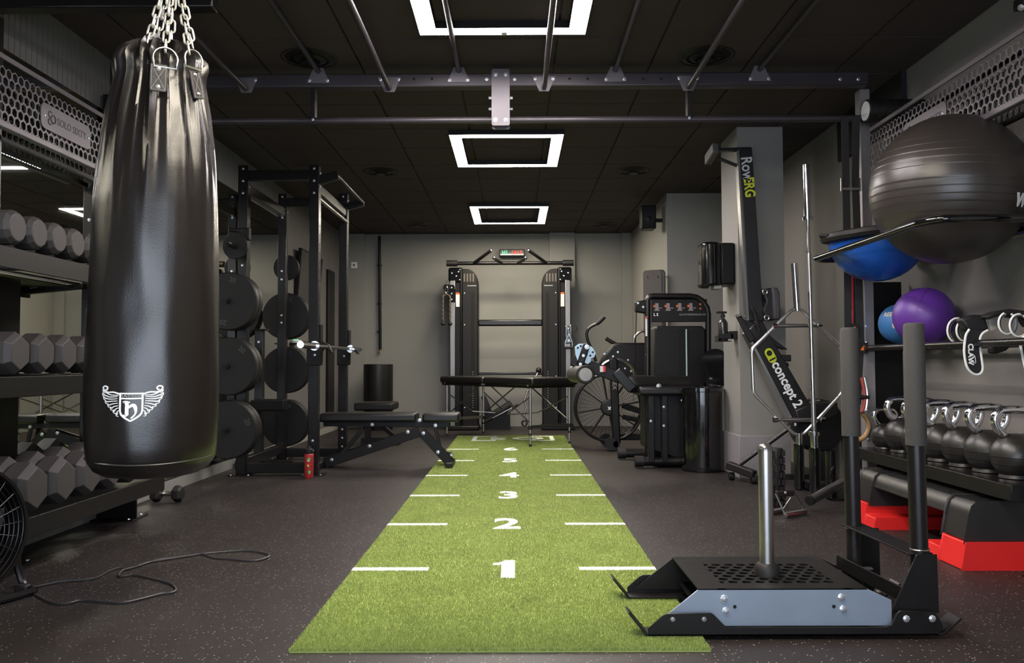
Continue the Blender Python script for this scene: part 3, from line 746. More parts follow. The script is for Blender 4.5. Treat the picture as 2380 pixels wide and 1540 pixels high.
# power cord
pp = [(30, 1360), (55, 1362), (85, 1362), (140, 1351), (215, 1344), (250, 1328), (275, 1319), (310, 1318), (345, 1306), (420, 1294), (480, 1285), (560, 1279), (600, 1282), (626, 1290), (606, 1300), (575, 1302), (530, 1298), (500, 1296), (470, 1287),
      (440, 1291), (370, 1300), (310, 1318), (285, 1325), (276, 1337), (290, 1338), (310, 1335), (350, 1343), (395, 1355), (409, 1368), (400, 1376), (375, 1379), (320, 1393), (280, 1400), (230, 1396), (190, 1394), (160, 1401), (130, 1401), (105, 1393), (85, 1382), (65, 1374), (40, 1370)]
pts = [atz(x, y, .006) for x, y in pp]
t = thing('looped_cable', 'thin black power cord looped on the floor in front of the fan', 'cord', (pts[8].x, pts[8].y, 0))
MB().tube(smooth_path(pts, 6), .0042, 7).build('cable', mat('cord_rubber', (.03, .028, .03), .45), t)
MB().box(atz(52, 1368, .02), (.05, .035, .035)).build('plug', RUBBER, t, bevel=.006)
# ================================================================ power rack on the left
AX, CX, Y1, Y2, HT = -2.21, -1.63, 6.72, 7.86, 2.52
pr = thing('power_rack', 'black steel power rack with plate pegs in front of the mirrors', 'rack', ((AX + CX) / 2, (Y1 + Y2) / 2, 0))
for x in (AX, CX):
    for y in (Y1, Y2):
        MB().bb(x - .04, x + .04, y - .04, y + .04, .008, HT).build('upright', STEELB, pr, bevel=.005)
        MB().bb(x - .09, x + .09, y - .075, y + .075, 0, .008).build('base_plate', BLACK, pr, bevel=.002)
        for q in (-.07, .07): bolt(pr, (x + q, y - .06, .008), (0, 0, 1), .01)
        for z in (HT - .03, HT - .13, HT - .23, 1.78 if x == AX else .12, 1.7 if x == AX else .2, 1.36 if x == AX else .28, 1.29 if x == AX else .05): bolt(pr, (x, y - .041, z), (0, -1, 0), .011)
        bolt(pr, (x + .041, y, HT - .06), (1, 0, 0), .011); bolt(pr, (x + .041, y, HT - .17), (1, 0, 0), .011)
        ho = MB()
        for k in range(22):
            z = .45 + k * .075
            if x == CX: ho.lathe([(.009, 0), (.009, .0008)], 8, frame((x + .0402, y, z), (1, 0, 0)))
        if x == CX: ho.build('hole_column', MATS['hole_black'], pr, kind='stuff')
for y in (Y1, Y2):
    MB().bar((AX + .04, y, HT - .08), (CX - .04, y, HT - .08), .06, .08).build('crossmember', STEELB, pr, bevel=.005)
    MB().bar((AX + .04, y, .06), (CX - .04, y, .06), .06, .08).build('foot_beam', STEELB, pr, bevel=.005)
for x in (AX, CX):
    MB().bar((x, Y1 + .04, HT - .18), (x, Y2 - .04, HT - .18), .06, .08).build('side_rail', STEELB, pr, bevel=.005)
    if x == AX: MB().bar((x, Y1 + .04, .1), (x, Y2 - .04, .1), .06, .08).build('side_rail', STEELB, pr, bevel=.005)
# pull-up bars and their end plates
for x, z in ((-1.45, 2.44), (-1.6, 2.25)):
    MB().tube([(x, Y1 - .02, z), (x, Y2 + .02, z)], .016, 12).build('pull_up_bar', STEEL if z < 2.3 else STEELB, pr)
for y in (Y1, Y2): MB().bar((CX + .04, y, 2.4), (-1.44, y, 2.44), .05, .07).build('bar_bracket', STEELB, pr, bevel=.004)
# plate pegs
PZ = [at(527, 697, 6.25).z, at(533, 851, 6.25).z, at(528, 1001, 6.25).z]
for z in PZ + [1.83]:
    MB().tube([(AX, Y1 - .04, z), (AX, Y1 - .415, z)], .0235, 14).build('peg', STEELB, pr); MB().tube([(AX, Y1 - .415, z), (AX, Y1 - .44, z)], .014, 10).build('peg_cap', BLACK, pr)
for z in (1.36, .84, .33, 1.83):
    MB().tube([(AX, Y2 + .04, z), (AX, Y2 + .4, z)], .024, 14).build('peg', STEEL, pr)
for y in (Y1 - .02, Y2 - .02):   # J cups
    z = 1.005
    M = frame((CX + .04, y - .03, z), (0, 1, 0), (1, 0, 0))
    poly = [(-.09, -.06), (.03, -.075), (.085, -.05), (.115, .015), (.1, .018), (.075, -.01), (.045, -.015), (.03, .01), (.03, .11), (.018, .12), (-.09, .12)]
    MB().prism([(a, -b_) for a, b_ in poly][::-1], .06, M @ Matrix.Rotation(math.pi, 4, 'X') @ Matrix.Translation((0, 0, -.06))).build('j_cup', BLACK, pr, bevel=.004)
    bolt(pr, (CX + .02, y - .045, z - .035), (0, -1, 0), .01)
    MB().tube([(CX + .06, y, z + .06), (CX + .06, y, z + .21)], .016, 10).build('cup_guard', RUBBER, pr)
# clamp on the near upright
MB().box((AX + .01, Y1 - .06, 1.95), (.12, .06, .1)).tube([(AX - .09, Y1 - .1, 1.98), (AX + .07, Y1 - .06, 1.97)], .018, 8).build('clamp', RUBBER, pr, bevel=.008)
# weight plates
def plate(name, R_, th, loc, label, group, txt, m=PLATE, tm=None):
    t = thing(name, label, 'weight plate', loc, 0, group)
    M = Matrix.Rotation(R(90), 4, 'X')
    MB().lathe([(.027, -th / 2), (R_ * .26, -th / 2), (R_ * .27, -th / 2 + .004), (R_ * .53, -th / 2 + .004), (R_ * .55, -th / 2 + .001), (R_ * .93, -th / 2 + .001), (R_ * .965, -th / 2 - .001), (R_, -th / 2 + .008), (R_, th / 2 - .008), (R_ * .965, th / 2), (R_ * .3, th / 2), (.027, th / 2)], 56, M).build('disc', m, t, world=False)
    MB().lathe([(.026, -th / 2 - .001), (.04, -th / 2 - .001), (.04, -th / 2 + .003), (.026, -th / 2 + .003)], 24, M).build('hub_ring', STEEL, t, world=False)
    if txt:
        for k in range(2):
            Mt = frame((0, -th / 2 - .0005, 0), (0, -1, 0), (1, 0, 0)) @ Matrix.Rotation(R(180 * k - 12), 4, 'Z') @ Matrix.Translation((0, R_ * .74, 0))
            MB().text(txt, R_ * .24, Mt, .0004, .0005).build('plate_number', tm or MATS['grey_print_dim'], t, smooth=0, world=False)
    return t
mat('grey_print_dim', (.055, .055, .055), .6); BLUEP = mat('blue_print_dim', (.012, .02, .06), .6)
POS = ['top', 'middle', 'bottom']
t0 = None
for i, z in enumerate(PZ):
    for k in range(2):
        y = Y1 - .33 + k * .085
        lab = ('front' if k == 0 else 'rear') + ' black bumper plate on the %s near peg of the power rack' % POS[i]
        if t0 is None: t0 = plate('weight_plate', .225, .075, (AX, y, z + .0), lab, 'bumper plates on the near pegs', '20')
        else: clone(t0, (AX, y, z), 0, lab, 'bumper plates on the near pegs').rotation_euler = (0, .5 * i + k, 0)
t1 = None
for i, z in enumerate((1.36, .84, .33)):
    for k in range(2):
        y = Y2 + .12 + k * .07; lab = ('front' if k == 0 else 'rear') + ' black bumper plate on the %s far peg of the power rack' % POS[i]
        o = plate('weight_plate', .225, .06, (AX, y, z), lab, 'bumper plates on the far pegs', '15', PLATE, BLUEP if i == 1 else None)
plate('weight_plate', .1, .035, (AX - .08 + .08, Y1 - .2, 1.83), 'small black plate on the highest near peg beside the punch bag', 'small plates', '')
plate('weight_plate', .125, .035, (AX, Y2 + .12, 1.83), 'small black plate on the highest far peg below the ceiling', 'small plates', '')
# barbell resting on the J cups
by0, by1, bx, bzz = 5.84, 8.06, CX + .115, 1.035
t = thing('barbell', 'chrome barbell resting across the J cups of the power rack', 'barbell', (bx, (by0 + by1) / 2, bzz))
MB().tube([(bx, by0 + .42, bzz), (bx, by1 - .42, bzz)], .014, 14).build('shaft', CHROME, t)
for a, b_ in ((by0, by0 + .41), (by1 - .41, by1)): MB().tube([(bx, a, bzz), (bx, b_, bzz)], .025, 20).build('sleeve', CHROME, t)
for y in (by0 + .41, by1 - .44): MB().tube([(bx, y, bzz), (bx, y + .03, bzz)], .036, 20).build('collar', CHROME, t)
# red drinking bottle
p = at(718, 1104, 6.55); p.z = 0
t = thing('drink_bottle', 'red printed drinking bottle standing on the floor by the rack upright', 'bottle', p)
Rr = .036
MB().lathe([(.03, 0), (Rr, .008), (Rr, .185), (.032, .19)], 24).build('body', mat('red_bottle', (.32, .02, .025), .35, 0, .3, 60), t, world=False)
MB().lathe([(.03, .19), (.032, .195), (.032, .225), (.018, .232), (.016, .25), (.001, .252)], 20).build('cap', RUBBER, t, world=False)
for k, (z, a, col) in enumerate(((.15, -78, (.03, .3, .04)), (.1, -88, (.5, .4, .04)), (.095, -80, (.03, .3, .04)), (.05, -74, (.03, .3, .04)), (.14, -84, (.7, .7, .6)), (.042, -70, (.7, .7, .6)))):
    n = V((math.cos(R(a)), math.sin(R(a)), 0)); M = frame(n * (Rr - .001) + V((0, 0, z)), n)
    MB().lathe([(.013 - .003 * (k % 3), 0), (.010 - .003 * (k % 3), .003), (.001, .0035)], 9, M).build('printed_motif', mat('motif_%d' % k, col, .4, 0, 0), t, world=False)
dt = MB()
for k in range(60):
    a = random.uniform(200, 340); z = random.uniform(.012, .18); n = V((math.cos(R(a)), math.sin(R(a)), 0)); dt.lathe([(.0016, 0), (.001, .0006)], 5, frame(n * Rr + V((0, 0, z)), n))
dt.build('printed_dots', mat('bottle_dots', (.6, .35, .3), .4, 0, 0), t, world=False, kind='stuff')
# ================================================================ adjustable bench
YBn = 7.25
bn = thing('weight_bench', 'black adjustable weight bench standing in front of the power rack', 'bench', (-1.1, YBn, 0))
def pad(x0, x1, y0, y1, z0, z1, name, parent, r=.02): 
    return MB().bb(x0, x1, y0, y1, z0, z1).build(name, VINYL, parent, bevel=r, seg=4)
xs0, xs1 = at(750, 960, YBn).x, at(971, 960, YBn).x
zt = at(900, 958, YBn).z
pad(xs0, xs1, YBn - .14, YBn + .14, zt - .075, zt, 'back_pad', bn)
xa, xb = at(985, 960, YBn).x, at(1069, 960, YBn).x
pad(xa, xb, YBn - .14, YBn + .14, zt - .078, zt - .003, 'seat_pad', bn)
for yy in (YBn - .05, YBn + .05):
    MB().bar((xs0 + .02, yy, zt - .09), (xs1 + .28, yy, zt - .1), .03, .05).build('pad_rail', BLACK, bn, bevel=.004)
    j0 = at(975, 1003, yy); f0 = V((at(755, 1080, yy).x, yy, .035)); f1 = V((at(1048, 1080, yy).x, yy, .03))
    MB().bar(f0, j0, .085, .02, up=(0, 1, 0)).build('main_beam', BLACK, bn, bevel=.004)
    MB().bar(j0 + V((.02, 0, 0)), f1, .08, .02, up=(0, 1, 0)).build('front_leg', BLACK, bn, bevel=.004)
    MB().bar(at(1012, 990, yy), at(1024, 1045, yy), .032, .016, up=(0, 1, 0)).build('seat_strut', BLACK, bn, bevel=.003)
    MB().bar(at(845, 995, yy), at(790, 1060, yy), .04, .016, up=(0, 1, 0)).build('ladder_strut', BLACK, bn, bevel=.003)
for px, py in ((865, 986), (1012, 988), (948, 1003), (984, 1006), (859, 1036), (1018, 1050), (975, 976), (771, 1068)): bolt(bn, at(px, py, YBn - .066), (0, -1, 0), .016, h=.3)
MB().bar((f0.x - .01, YBn - .24, .03), (f0.x - .01, YBn + .24, .03), .06, .06).build('rear_foot', BLACK, bn, bevel=.006)
MB().bar((f1.x, YBn - .2, .025), (f1.x, YBn + .2, .025), .06, .05).build('front_foot', BLACK, bn, bevel=.006)
pf = at(1042, 1050, YBn); MB().bar(pf + V((-.05, 0, 0)), pf + V((.03, 0, -.02)), .05, .03).build('handle_bracket', BLACK, bn, bevel=.004); MB().tube([pf + V((.03, -.05, -.02)), pf + V((.03, .05, -.02))], .012, 10).build('grip', STEEL, bn)
# ================================================================ things by the back wall, left
t = thing('waste_bin', 'plain black cylindrical bin standing at the back wall', 'bin', (at(879, 950, 11.3).x, 11.3, 0))
rb = (at(913, 900, 11.3).x - at(845, 900, 11.3).x) / 2
MB().lathe([(rb * .97, 0), (rb, .01), (rb, .885), (rb * .98, .89), (rb * .94, .885), (rb * .94, .8)], 40).build('body', mat('bin_black', (.007, .0065, .006), .4), t, world=False)
sy = 9.3
t = thing('low_bench', 'low black padded utility bench in front of the cylindrical bin', 'bench', (at(875, 950, sy).x, sy, 0))
xa, xb, zz = at(830, 940, sy).x, at(920, 940, sy).x, at(870, 934, sy).z
MB().bb(xa, xb, sy - .2, sy + .25, zz - .085, zz).build('pad', VINYL, t, bevel=.02, seg=4)
MB().bb(xa + .09, xa + .15, sy - .03, sy + .05, .05, zz - .08).bar((xa + .12, sy, .35), (xb + .02, sy - .05, .06), .05, .05).build('post', BLACK, t, bevel=.004)
MB().bar((xa + .05, sy, .04), (xb + .06, sy, .04), .07, .06).build('foot_beam', BLACK, t, bevel=.004)
MB().tube([(xb + .03, sy - .18, .035), (xb + .03, sy + .2, .035)], .035, 12).build('foot_bar', RUBBER, t)
# black stand between the plate stacks
py_ = 7.2
t = thing('dip_station', 'black steel stand with padded arm behind the weight plates', 'stand', (at(604, 1050, py_).x, py_, 0))
a = at(604, 768, py_)
MB().bb(a.x - .035, a.x + .035, py_ - .035, py_ + .035, 0, a.z).build('post', STEELB, t, bevel=.004)
MB().bb(a.x - .06, a.x + .07, py_ - .06, py_ + .06, a.z, a.z + .012).build('top_plate', BLACK, t, bevel=.003)
b_ = at(587, 946, py_); c_ = at(665, 935, py_)
MB().bb(b_.x, c_.x, py_ - .07, py_ + .07, b_.z - .03, c_.z + .03).build('arm', BLACK, t, bevel=.012)
MB().bar((a.x - .2, py_, .03), (a.x + .3, py_, .03), .06, .06).build('foot', STEELB, t, bevel=.004)
bolt(t, (a.x, py_ - .036, a.z - .1), (0, -1, 0), .011); bolt(t, (a.x, py_ - .036, .58), (0, -1, 0), .011)
# small white device with green lamp on a wall shelf
c = at(690, 797, 9.1)
t = thing('wall_shelf', 'small dark shelf on the left wall behind the barbell', 'shelf', (XL, 9.1, c.z - .02))
MB().bb(XL + .008, c.x + .12, 8.98, 9.2, c.z - .015, c.z).build('board', BLACK, t, bevel=.003)
t = thing('charging_base', 'small white device with a green lamp on the wall shelf', 'device', (c.x, 9.08, c.z))
MB().lathe([(.06, 0), (.062, .02), (.045, .035), (.001, .036)], 20).build('base', WHITEP, t, world=False)
MB().box((0, -.03, .034), (.05, .02, .012)).build('lamp', GR, t, world=False)
# ================================================================ cable machine at the back wall
def pixprism(mb, pts, Y, th):           # outline measured on the plane y = Y, with its real thickness behind it
    P = [at(x, y, Y) for x, y in pts]; n = len(P)
    mb.add(P + [p + V((0, th, 0)) for p in P], [tuple(range(n)), tuple(range(n, 2 * n))[::-1]] + [(k, k + n, (k + 1) % n + n, (k + 1) % n) for k in range(n)]); return mb
FY = 11.2
fx0 = at(1186, 800, FY).x
ft = thing('cable_machine', 'black dual tower cable machine standing at the back wall', 'cable machine', (fx0, FY + .2, 0))
SHR = mat('machine_shroud', (.006, .005, .0046), .45, 0, .15, 6, spec=.28)
ORG = mat('orange_print', (.7, .13, .02), .5); STK = mat('white_sticker', (.7, .69, .66), .5)
for s in (-1, 1):
    X = lambda d: fx0 + s * d          # d: distance from the middle
    prof = [(.435, .0), (.435, 1.98)] + [(.435 + .16 * (1 - math.cos(R(a))), 1.98 + .2 * math.sin(R(a))) for a in range(15, 91, 15)] + [(.655, 2.18), (.655, 0)]
    pts = [(X(d), z) for d, z in prof]
    m = MB(); n = len(pts); y0, y1 = FY, FY + .32
    m.add([(x, y0, z) for x, z in pts] + [(x, y1, z) for x, z in pts], [tuple(range(n)), tuple(range(n, 2 * n))[::-1]] + [(k, k + n, (k + 1) % n + n, (k + 1) % n) for k in range(n)])
    o = m.build('tower_shroud', SHR, ft, bevel=.012)
    MB().bb(min(X(.485), X(.53)), max(X(.485), X(.53)), FY - .004, FY + .01, .25, 1.86).build('stack_slot', MATS['hole_black'], o, smooth=0)
    ch = MB(); [ch.box((X(.508), FY - .006, .3 + k * .032), (.014, .004, .009)) for k in range(16)]; ch.build('stack_numbers', GREYP, o, smooth=0, kind='stuff')
    pc = MB(); [pc.box((X(.5 + .04 * k), FY - .002, 2.06), (.02, .006, .11)) for k in range(4)]; pc.build('placard_figures', mat('dim_print', (.09, .075, .06), .5), o, smooth=0, kind='stuff')
    MB().box((X(.52), FY - .002, 1.95), (.12, .006, .012)).build('placard_line', GREYP, o, smooth=0)
    for z in (1.85, 1.42, .72, .3): bolt(ft, (X(.62), FY, z), (0, -1, 0), .008)
    MB().bb(min(X(.655), X(.675)), max(X(.655), X(.675)), FY - .03, FY + .05, .03, 2.2).build('frame_tube', STEELB, ft, bevel=.008)
    MB().bb(min(X(.675), X(.745)), max(X(.675), X(.745)), FY + .02, FY + .12, .02, 2.18).build('column', BLACK, ft, bevel=.006)
    MB().bb(min(X(.745), X(.815)), max(X(.745), X(.815)), FY - .04, FY + .05, .04, 2.02).build('guide_rail', ALU, ft, bevel=.006)
    MB().box((X(.71), FY + .012, 1.76), (.05, .01, .19)).build('sticker', STK, ft, smooth=0)
    MB().box((X(.71), FY + .011, 1.845), (.05, .01, .025)).build('sticker_header', ORG, ft, smooth=0)
    MB().bb(min(X(.64), X(.84)), max(X(.64), X(.84)), FY - .02, FY + .12, 2.0, 2.2).build('top_bracket', BLACKG, ft, bevel=.03)
    for q in ((.7, 2.14), (.73, 2.08), (.68, 2.03), (.79, 2.12)): bolt(ft, (X(q[0]), FY - .021, q[1]), (0, -1, 0), .011)
    zc = 1.86 if s < 0 else 1.3
    MB().bb(min(X(.735), X(.835)), max(X(.735), X(.835)), FY - .055, FY + .06, zc - .14, zc + .1).build('carriage', BLACKG, ft, bevel=.012)
    MB().lathe([(.05, -.014), (.042, -.004), (.042, .004), (.05, .014)], 24, frame((X(.855), FY - .05, zc + .06), (.3, 1, 0))).build('pulley', RUBBER, ft)
    for q in (-.1, -.02, .06): bolt(ft, (X(.79), FY - .056, zc + q), (0, -1, 0), .011)
    MB().bb(min(X(.42), X(.86)), max(X(.42), X(.86)), FY - .12, FY + .34, .0, .06).build('foot', BLACK, ft, bevel=.015)
    # pull-up grips
    a = V((X(.5), FY + .05, 2.26)); b_ = V((X(.245), FY - .3, at(1145, 581, FY - .3).z))
    MB().tube([a, b_], .022, 12).build('grip', RUBBER, ft); bolt(ft, b_, (b_ - a), .022, CHROME, .2, 'grip_cap')
    a = V((X(.11), FY + .05, 2.26)); b_ = V((X(.21), FY - .35, at(1149, 600, FY - .35).z))
    MB().tube([a, b_], .022, 12).build('grip', RUBBER, ft); bolt(ft, b_, (b_ - a), .022, CHROME, .2, 'grip_cap')
MB().tube([(fx0 - .8, FY + .05, 2.262), (fx0 + .8, FY + .05, 2.262)], .026, 14).build('pull_up_bar', STEELB, ft)
for s in (-1, 1): MB().tube([(fx0 + s * .72, FY + .05, 2.262), (fx0 + s * .87, FY + .04, 2.262)], .042, 14).build('bar_end', RUBBER, ft)
MB().bb(fx0 - .44, fx0 + .44, FY + .02, FY + .1, at(1186, 757, FY).z, at(1186, 742, FY).z).build('crossmember', STEELB, ft, bevel=.02)
MB().bb(fx0 - .44, fx0 + .44, FY + .2, FY + .26, at(1186, 872, FY).z, at(1186, 865, FY).z).build('crossmember', STEELB, ft, bevel=.008)
def carabiner(p): return MB().tube([p + V((.018 * math.cos(R(a)), 0, .045 * math.sin(R(a)))) for a in range(0, 360, 24)], .005, 6, closed=True)
# triceps rope
p = V((fx0 - .855, FY - .1, at(1040, 663, FY).z))
t = thing('triceps_rope', 'twisted black rope handle hanging on the left tower of the cable machine', 'rope', (p.x, p.y, p.z - .5))
carabiner(p + V((0, 0, -.07))).tube([p + V((0, .05, .06)), p + V((0, 0, -.03))], .005, 6).build('carabiner', CHROME, t)
ROP = mat('brown_rope', (.09, .07, .055), .8, 0, .3, 90, .5, 300)
top = p + V((0, 0, -.125)); zb = at(1030, 752, FY).z
rp = []
for s in (-1, 1):
    pts = [top + V((s * .045 * (1 - math.cos(R(a))) / 1, 0, -.03 * (1 - math.cos(R(a))))) for a in range(0, 91, 30)] + [V((p.x + s * .048, p.y, top.z - .03 - k * .02)) for k in range(1, int((top.z - zb) / .02) - 1)]
    for q in range(2):
        MB().tube([pp + V((.007 * math.cos(i * 1.1 + q * math.pi), .007 * math.sin(i * 1.1 + q * math.pi), 0)) for i, pp in enumerate(pts)], .0085, 6).build('rope_strand', ROP, t)
    MB().ell((p.x + s * .048, p.y, zb - .005), (.03, .03, .024), 14, 8).build('end_ball', RUBBER, t)
# cable handle on the right
p = V((fx0 + .82, FY - .1, at(1312, 772, FY).z))
t = thing('stirrup_grip', 'chrome and black stirrup handle hanging on the right cable tower', 'grip', (p.x, p.y, p.z - .25))
carabiner(p + V((-.03, 0, .0))).tube([p + V((-.0, .05, .1)), p + V((-.03, 0, .04))], .005, 6).build('carabiner', CHROME, t)
q = p + V((-.035, 0, -.11))
MB().tube(smooth_path([q + V((-.045, 0, -.1)), q + V((-.045, 0, -.02)), q + V((0, 0, .06)), q + V((.045, 0, -.02)), q + V((.045, 0, -.1))], 4), .007, 7).build('stirrup', STEEL, t)
MB().tube([q + V((-.05, 0, -.1)), q + V((.05, 0, -.1))], .017, 10).build('grip', RUBBER, t)

# ================================================================ attachments under the cable machine
cy = 11.35
t = thing('attachment_crate', 'small black open crate on the floor under the massage table', 'crate', (at(1155, 990, cy).x, cy, 0))
xa, xb = at(1120, 980, cy).x, at(1186, 980, cy).x; zt_ = at(1150, 958, cy).z
for (a, b_, c_, d_) in ((xa, xb, cy - .15, cy - .14), (xa, xb, cy + .14, cy + .15), (xa, xa + .01, cy - .14, cy + .14), (xb - .01, xb, cy - .14, cy + .14)): MB().bb(a, b_, c_, d_, 0.01, zt_).build('crate_side', BLACK, t, smooth=0)
MB().bb(xa, xb, cy - .15, cy + .15, 0, .01).build('crate_base', BLACK, t, smooth=0)
for k in range(5):
    x = xa + .05 + k * .07; MB().torus(frame((x, cy - .03 + .03 * (k % 2), zt_ - .03), (.4, 1, .2)), .035, .006, 14, 6).build('ring_handle', CHROME, t)
t = thing('foam_pad', 'flat black foam pad leaning in the attachment crate', 'pad', (xa + .06, cy - .02, .02))
pixprism(MB(), [(1118, 921), (1128, 917), (1145, 961), (1142, 985), (1134, 985)], cy - .05, .12).build('slab', VINYL, t, bevel=.012)
t = thing('bar_pad', 'black barbell pad roll resting diagonally on the attachment crate', 'pad', (xa + .3, cy - .08, zt_))
MB().tube([at(1143, 968, cy - .08), at(1190, 938, cy - .08)], .06, 18).build('roll', RUBBER, t, bevel=.01)
t = thing('cable_bar', 'short chrome cable bar lying across the attachment crate', 'bar', (xa + .3, cy - .2, zt_))
MB().tube([at(1129, 979, cy - .2), at(1200, 942, cy - .2)], .013, 12).build('bar', CHROME, t)
for a, b_ in (((1129, 979), (1145, 970.5)), ((1190, 947.2), (1204, 940))): MB().tube([at(*a, cy - .2), at(*b_, cy - .2)], .02, 12).build('grip', RUBBER, t)
t = thing('curl_bar', 'bent chrome curl bar leaning against the right tower of the cable machine', 'bar', at(1218, 990, 11.05))
pts = [at(1219, 988, 11.0), at(1218, 965, 11.02), at(1223, 945, 11.04), at(1219, 930, 11.05), at(1228, 905, 11.07), at(1238, 888, 11.09), at(1250, 866, 11.12)]
MB().tube(smooth_path(pts, 4), .014, 10).build('bar', STEEL, t)
MB().ell(at(1252, 860, 11.13), (.04, .04, .04), 14, 8).build('end_ball', RUBBER, t)
MB().torus(frame(pts[0] + V((0, 0, .03)), (0, 1, 0)), .035, .012, 16, 6).build('end_loop', RUBBER, t)

# ================================================================ folding massage table
A = V((.17, 8.74)); Lx = V((-1.13, 1.52)).normalized(); Sx = V((Lx.y, -Lx.x)); 
Lx = V((-1.12, 1.54)).normalized(); Sx = V((Lx.y, -Lx.x))      # Sx points right and back
mt = thing('massage_table', 'black padded folding massage table with silver legs set across the turf', 'table', (A.x + Lx.x * .93 + Sx.x * .32, A.y + Lx.y * .93 + Sx.y * .32, 0), math.atan2(Lx.y, Lx.x))
LL, WW = 1.9, .64; ztop = at(1236, 879, 8.74).z
for s in (-1, 1):   # two halves along local x; local y: width
    MB().bb(.004 if s > 0 else -LL / 2, LL / 2 if s > 0 else -.004, -WW / 2, WW / 2, ztop - .08, ztop + .005).build('pad', VINYL, mt, world=False, bevel=.028, seg=4)
    MB().bb(.01 if s > 0 else -LL / 2 + .03, LL / 2 - .03 if s > 0 else -.01, -WW / 2 + .02, WW / 2 - .02, ztop - .105, ztop - .075).build('underframe', BLACK, mt, world=False, bevel=.006)
    for sy_ in (-1, 1):
        x, y = s * (LL / 2 - .1), sy_ * (WW / 2 - .05)
        MB().tube([(x, y, .2), (x, y, ztop - .1)], .015, 12).build('leg', STEEL, mt, world=False)
        MB().tube([(x, y, .022), (x, y, .22)], .012, 12).build('leg_extension', STEEL, mt, world=False)
        MB().tube([(x, y, .19), (x, y, .23)], .022, 12).build('leg_clamp', RUBBER, mt, world=False)
        MB().tube([(x, y, .015), (x, y, .035)], .015, 12).build('leg_tip', RUBBER, mt, world=False)
        MB().tube([(x, y, .13), (x, y, .15)], .018, 12).build('leg_clamp', RUBBER, mt, world=False)
        MB().tube([(x, y, .26), (s * .12, y, ztop - .1)], .008, 8).build('brace', ALU, mt, world=False)
        MB().tube([(x, y, ztop - .2), (s * .35, y * .8, .33), (s * .2, 0, .31)], .007, 8).build('brace', ALU, mt, world=False)
        bolt(mt, (x, sy_ * (WW / 2 - .018), ztop - .075), (0, sy_, 0), .014, ZINC, world=False)
    MB().bb(s * (LL / 2 - .1) - .01, s * (LL / 2 - .1) + .01, -WW / 2 + .05, WW / 2 - .05, .2, .235).build('stretcher', ALU, mt, world=False)
for x in (-.02, .02): bolt(mt, (x, WW / 2 - .015, ztop - .08), (0, 1, 0), .012, ZINC, world=False); bolt(mt, (x, -WW / 2 + .015, ztop - .08), (0, -1, 0), .012, ZINC, world=False)

# ================================================================ air bike
AY = 8.75
ab = thing('air_bike', 'black air bike with large fan wheel behind the leg machine', 'exercise bike', (at(1430, 1045, AY).x, AY, 0))
wc = at(1414, 946, AY); wr_ = (at(1491, 946, AY).x - at(1337, 946, AY).x) / 2
Mw = frame(wc, (0, -1, 0), (1, 0, 0))
for z in (-.06, .06): MB().torus(Mw @ Matrix.Translation((0, 0, z)), wr_, .014, 48, 8).build('wheel_rim', BLACK, ab)
b = MB()
for k in range(14): b.torus(Mw @ Matrix.Translation((0, 0, .07)), .09 + k * (wr_ - .1) / 13.5, .0016, 44, 4)
for k in range(40): a = R(9 * k); b.tube([Mw @ V((.08 * math.cos(a), .08 * math.sin(a), .075)), Mw @ V((wr_ * math.cos(a), wr_ * math.sin(a), .06))], .0015, 4)
b.build('wheel_guard', STEELB, ab, kind='stuff')
for k in range(8): a = R(45 * k + 10); MB().bar(Mw @ V((.06 * math.cos(a), .06 * math.sin(a), 0)), Mw @ V((wr_ * .93 * math.cos(a), wr_ * .93 * math.sin(a), 0)), .012, .09, up=(0, 1, 0)).build('fan_blade', BLACK, ab)
MB().lathe([(.085, 0), (.085, .08), (.07, .095), (.001, .1)], 28, Mw).build('hub', RUBBER, ab)
MB().text('x', .07, Mw @ Matrix.Translation((0, 0, .101)), .0005, .001).build('hub_mark', WHITE, ab, smooth=0)
p0, p1 = at(1425, 832, AY - .13), at(1433, 1030, AY - .13)
o = MB().bar(p0, p1, .085, .05, up=(0, 1, 0)).build('front_strut', BLACK, ab, bevel=.015)
MB().text('XEBEX', .06, frame(at(1428, 885, AY - .175), (0, -1, 0), (0, 0, -1)), .0005, .0006).build('strut_lettering', GREYP, o, smooth=0)
q = at(1425, 1035, AY)
MB().tube([(q.x, AY - .3, .07), (q.x, AY + .3, .07)], .035, 12).build('front_foot', BLACK, ab)
for s in (-.3, .22): MB().tube([(q.x - .05, AY + s, .07), (q.x - .05, AY + s + .06, .07)], .065, 18).build('transport_wheel', RUBBER, ab)
m = pixprism(MB(), [(1395, 870), (1392, 850), (1403, 828), (1425, 800), (1440, 796), (1505, 796), (1505, 880), (1470, 885)], AY - .1, .22); m.build('upper_housing', SHR, ab, bevel=.02)
MB().torus(frame(at(1432, 880, AY - .115), (0, -1, 0), (1, 0, 0)), .2, .018, 30, 6, 10, 150).build('crank_ring', ALU, ab)
for px, py in ((1405, 822), (1436, 818), (1425, 828), (1460, 836), (1467, 862), (1453, 856)): bolt(ab, at(px, py, AY - .105), (0, -1, 0), .011)
for dy, pts in ((-.2, [(1385, 840), (1378, 818), (1366, 790), (1364, 772), (1372, 760), (1390, 750), (1405, 736)]), (.2, [(1440, 800), (1425, 796), (1408, 786)])):
    P = smooth_path([at(x, y, AY + dy) for x, y in pts], 5); MB().tube(P, .016, 10).build('handlebar', STEELB, ab); MB().tube(P[-7:], .022, 10).build('grip', RUBBER, ab)
MB().tube(smooth_path([at(1472, 800, AY), at(1476, 782, AY), at(1490, 770, AY), at(1510, 768, AY)], 5), .014, 8).build('cable_hoop', ALU, ab)
x9 = q.x + .95
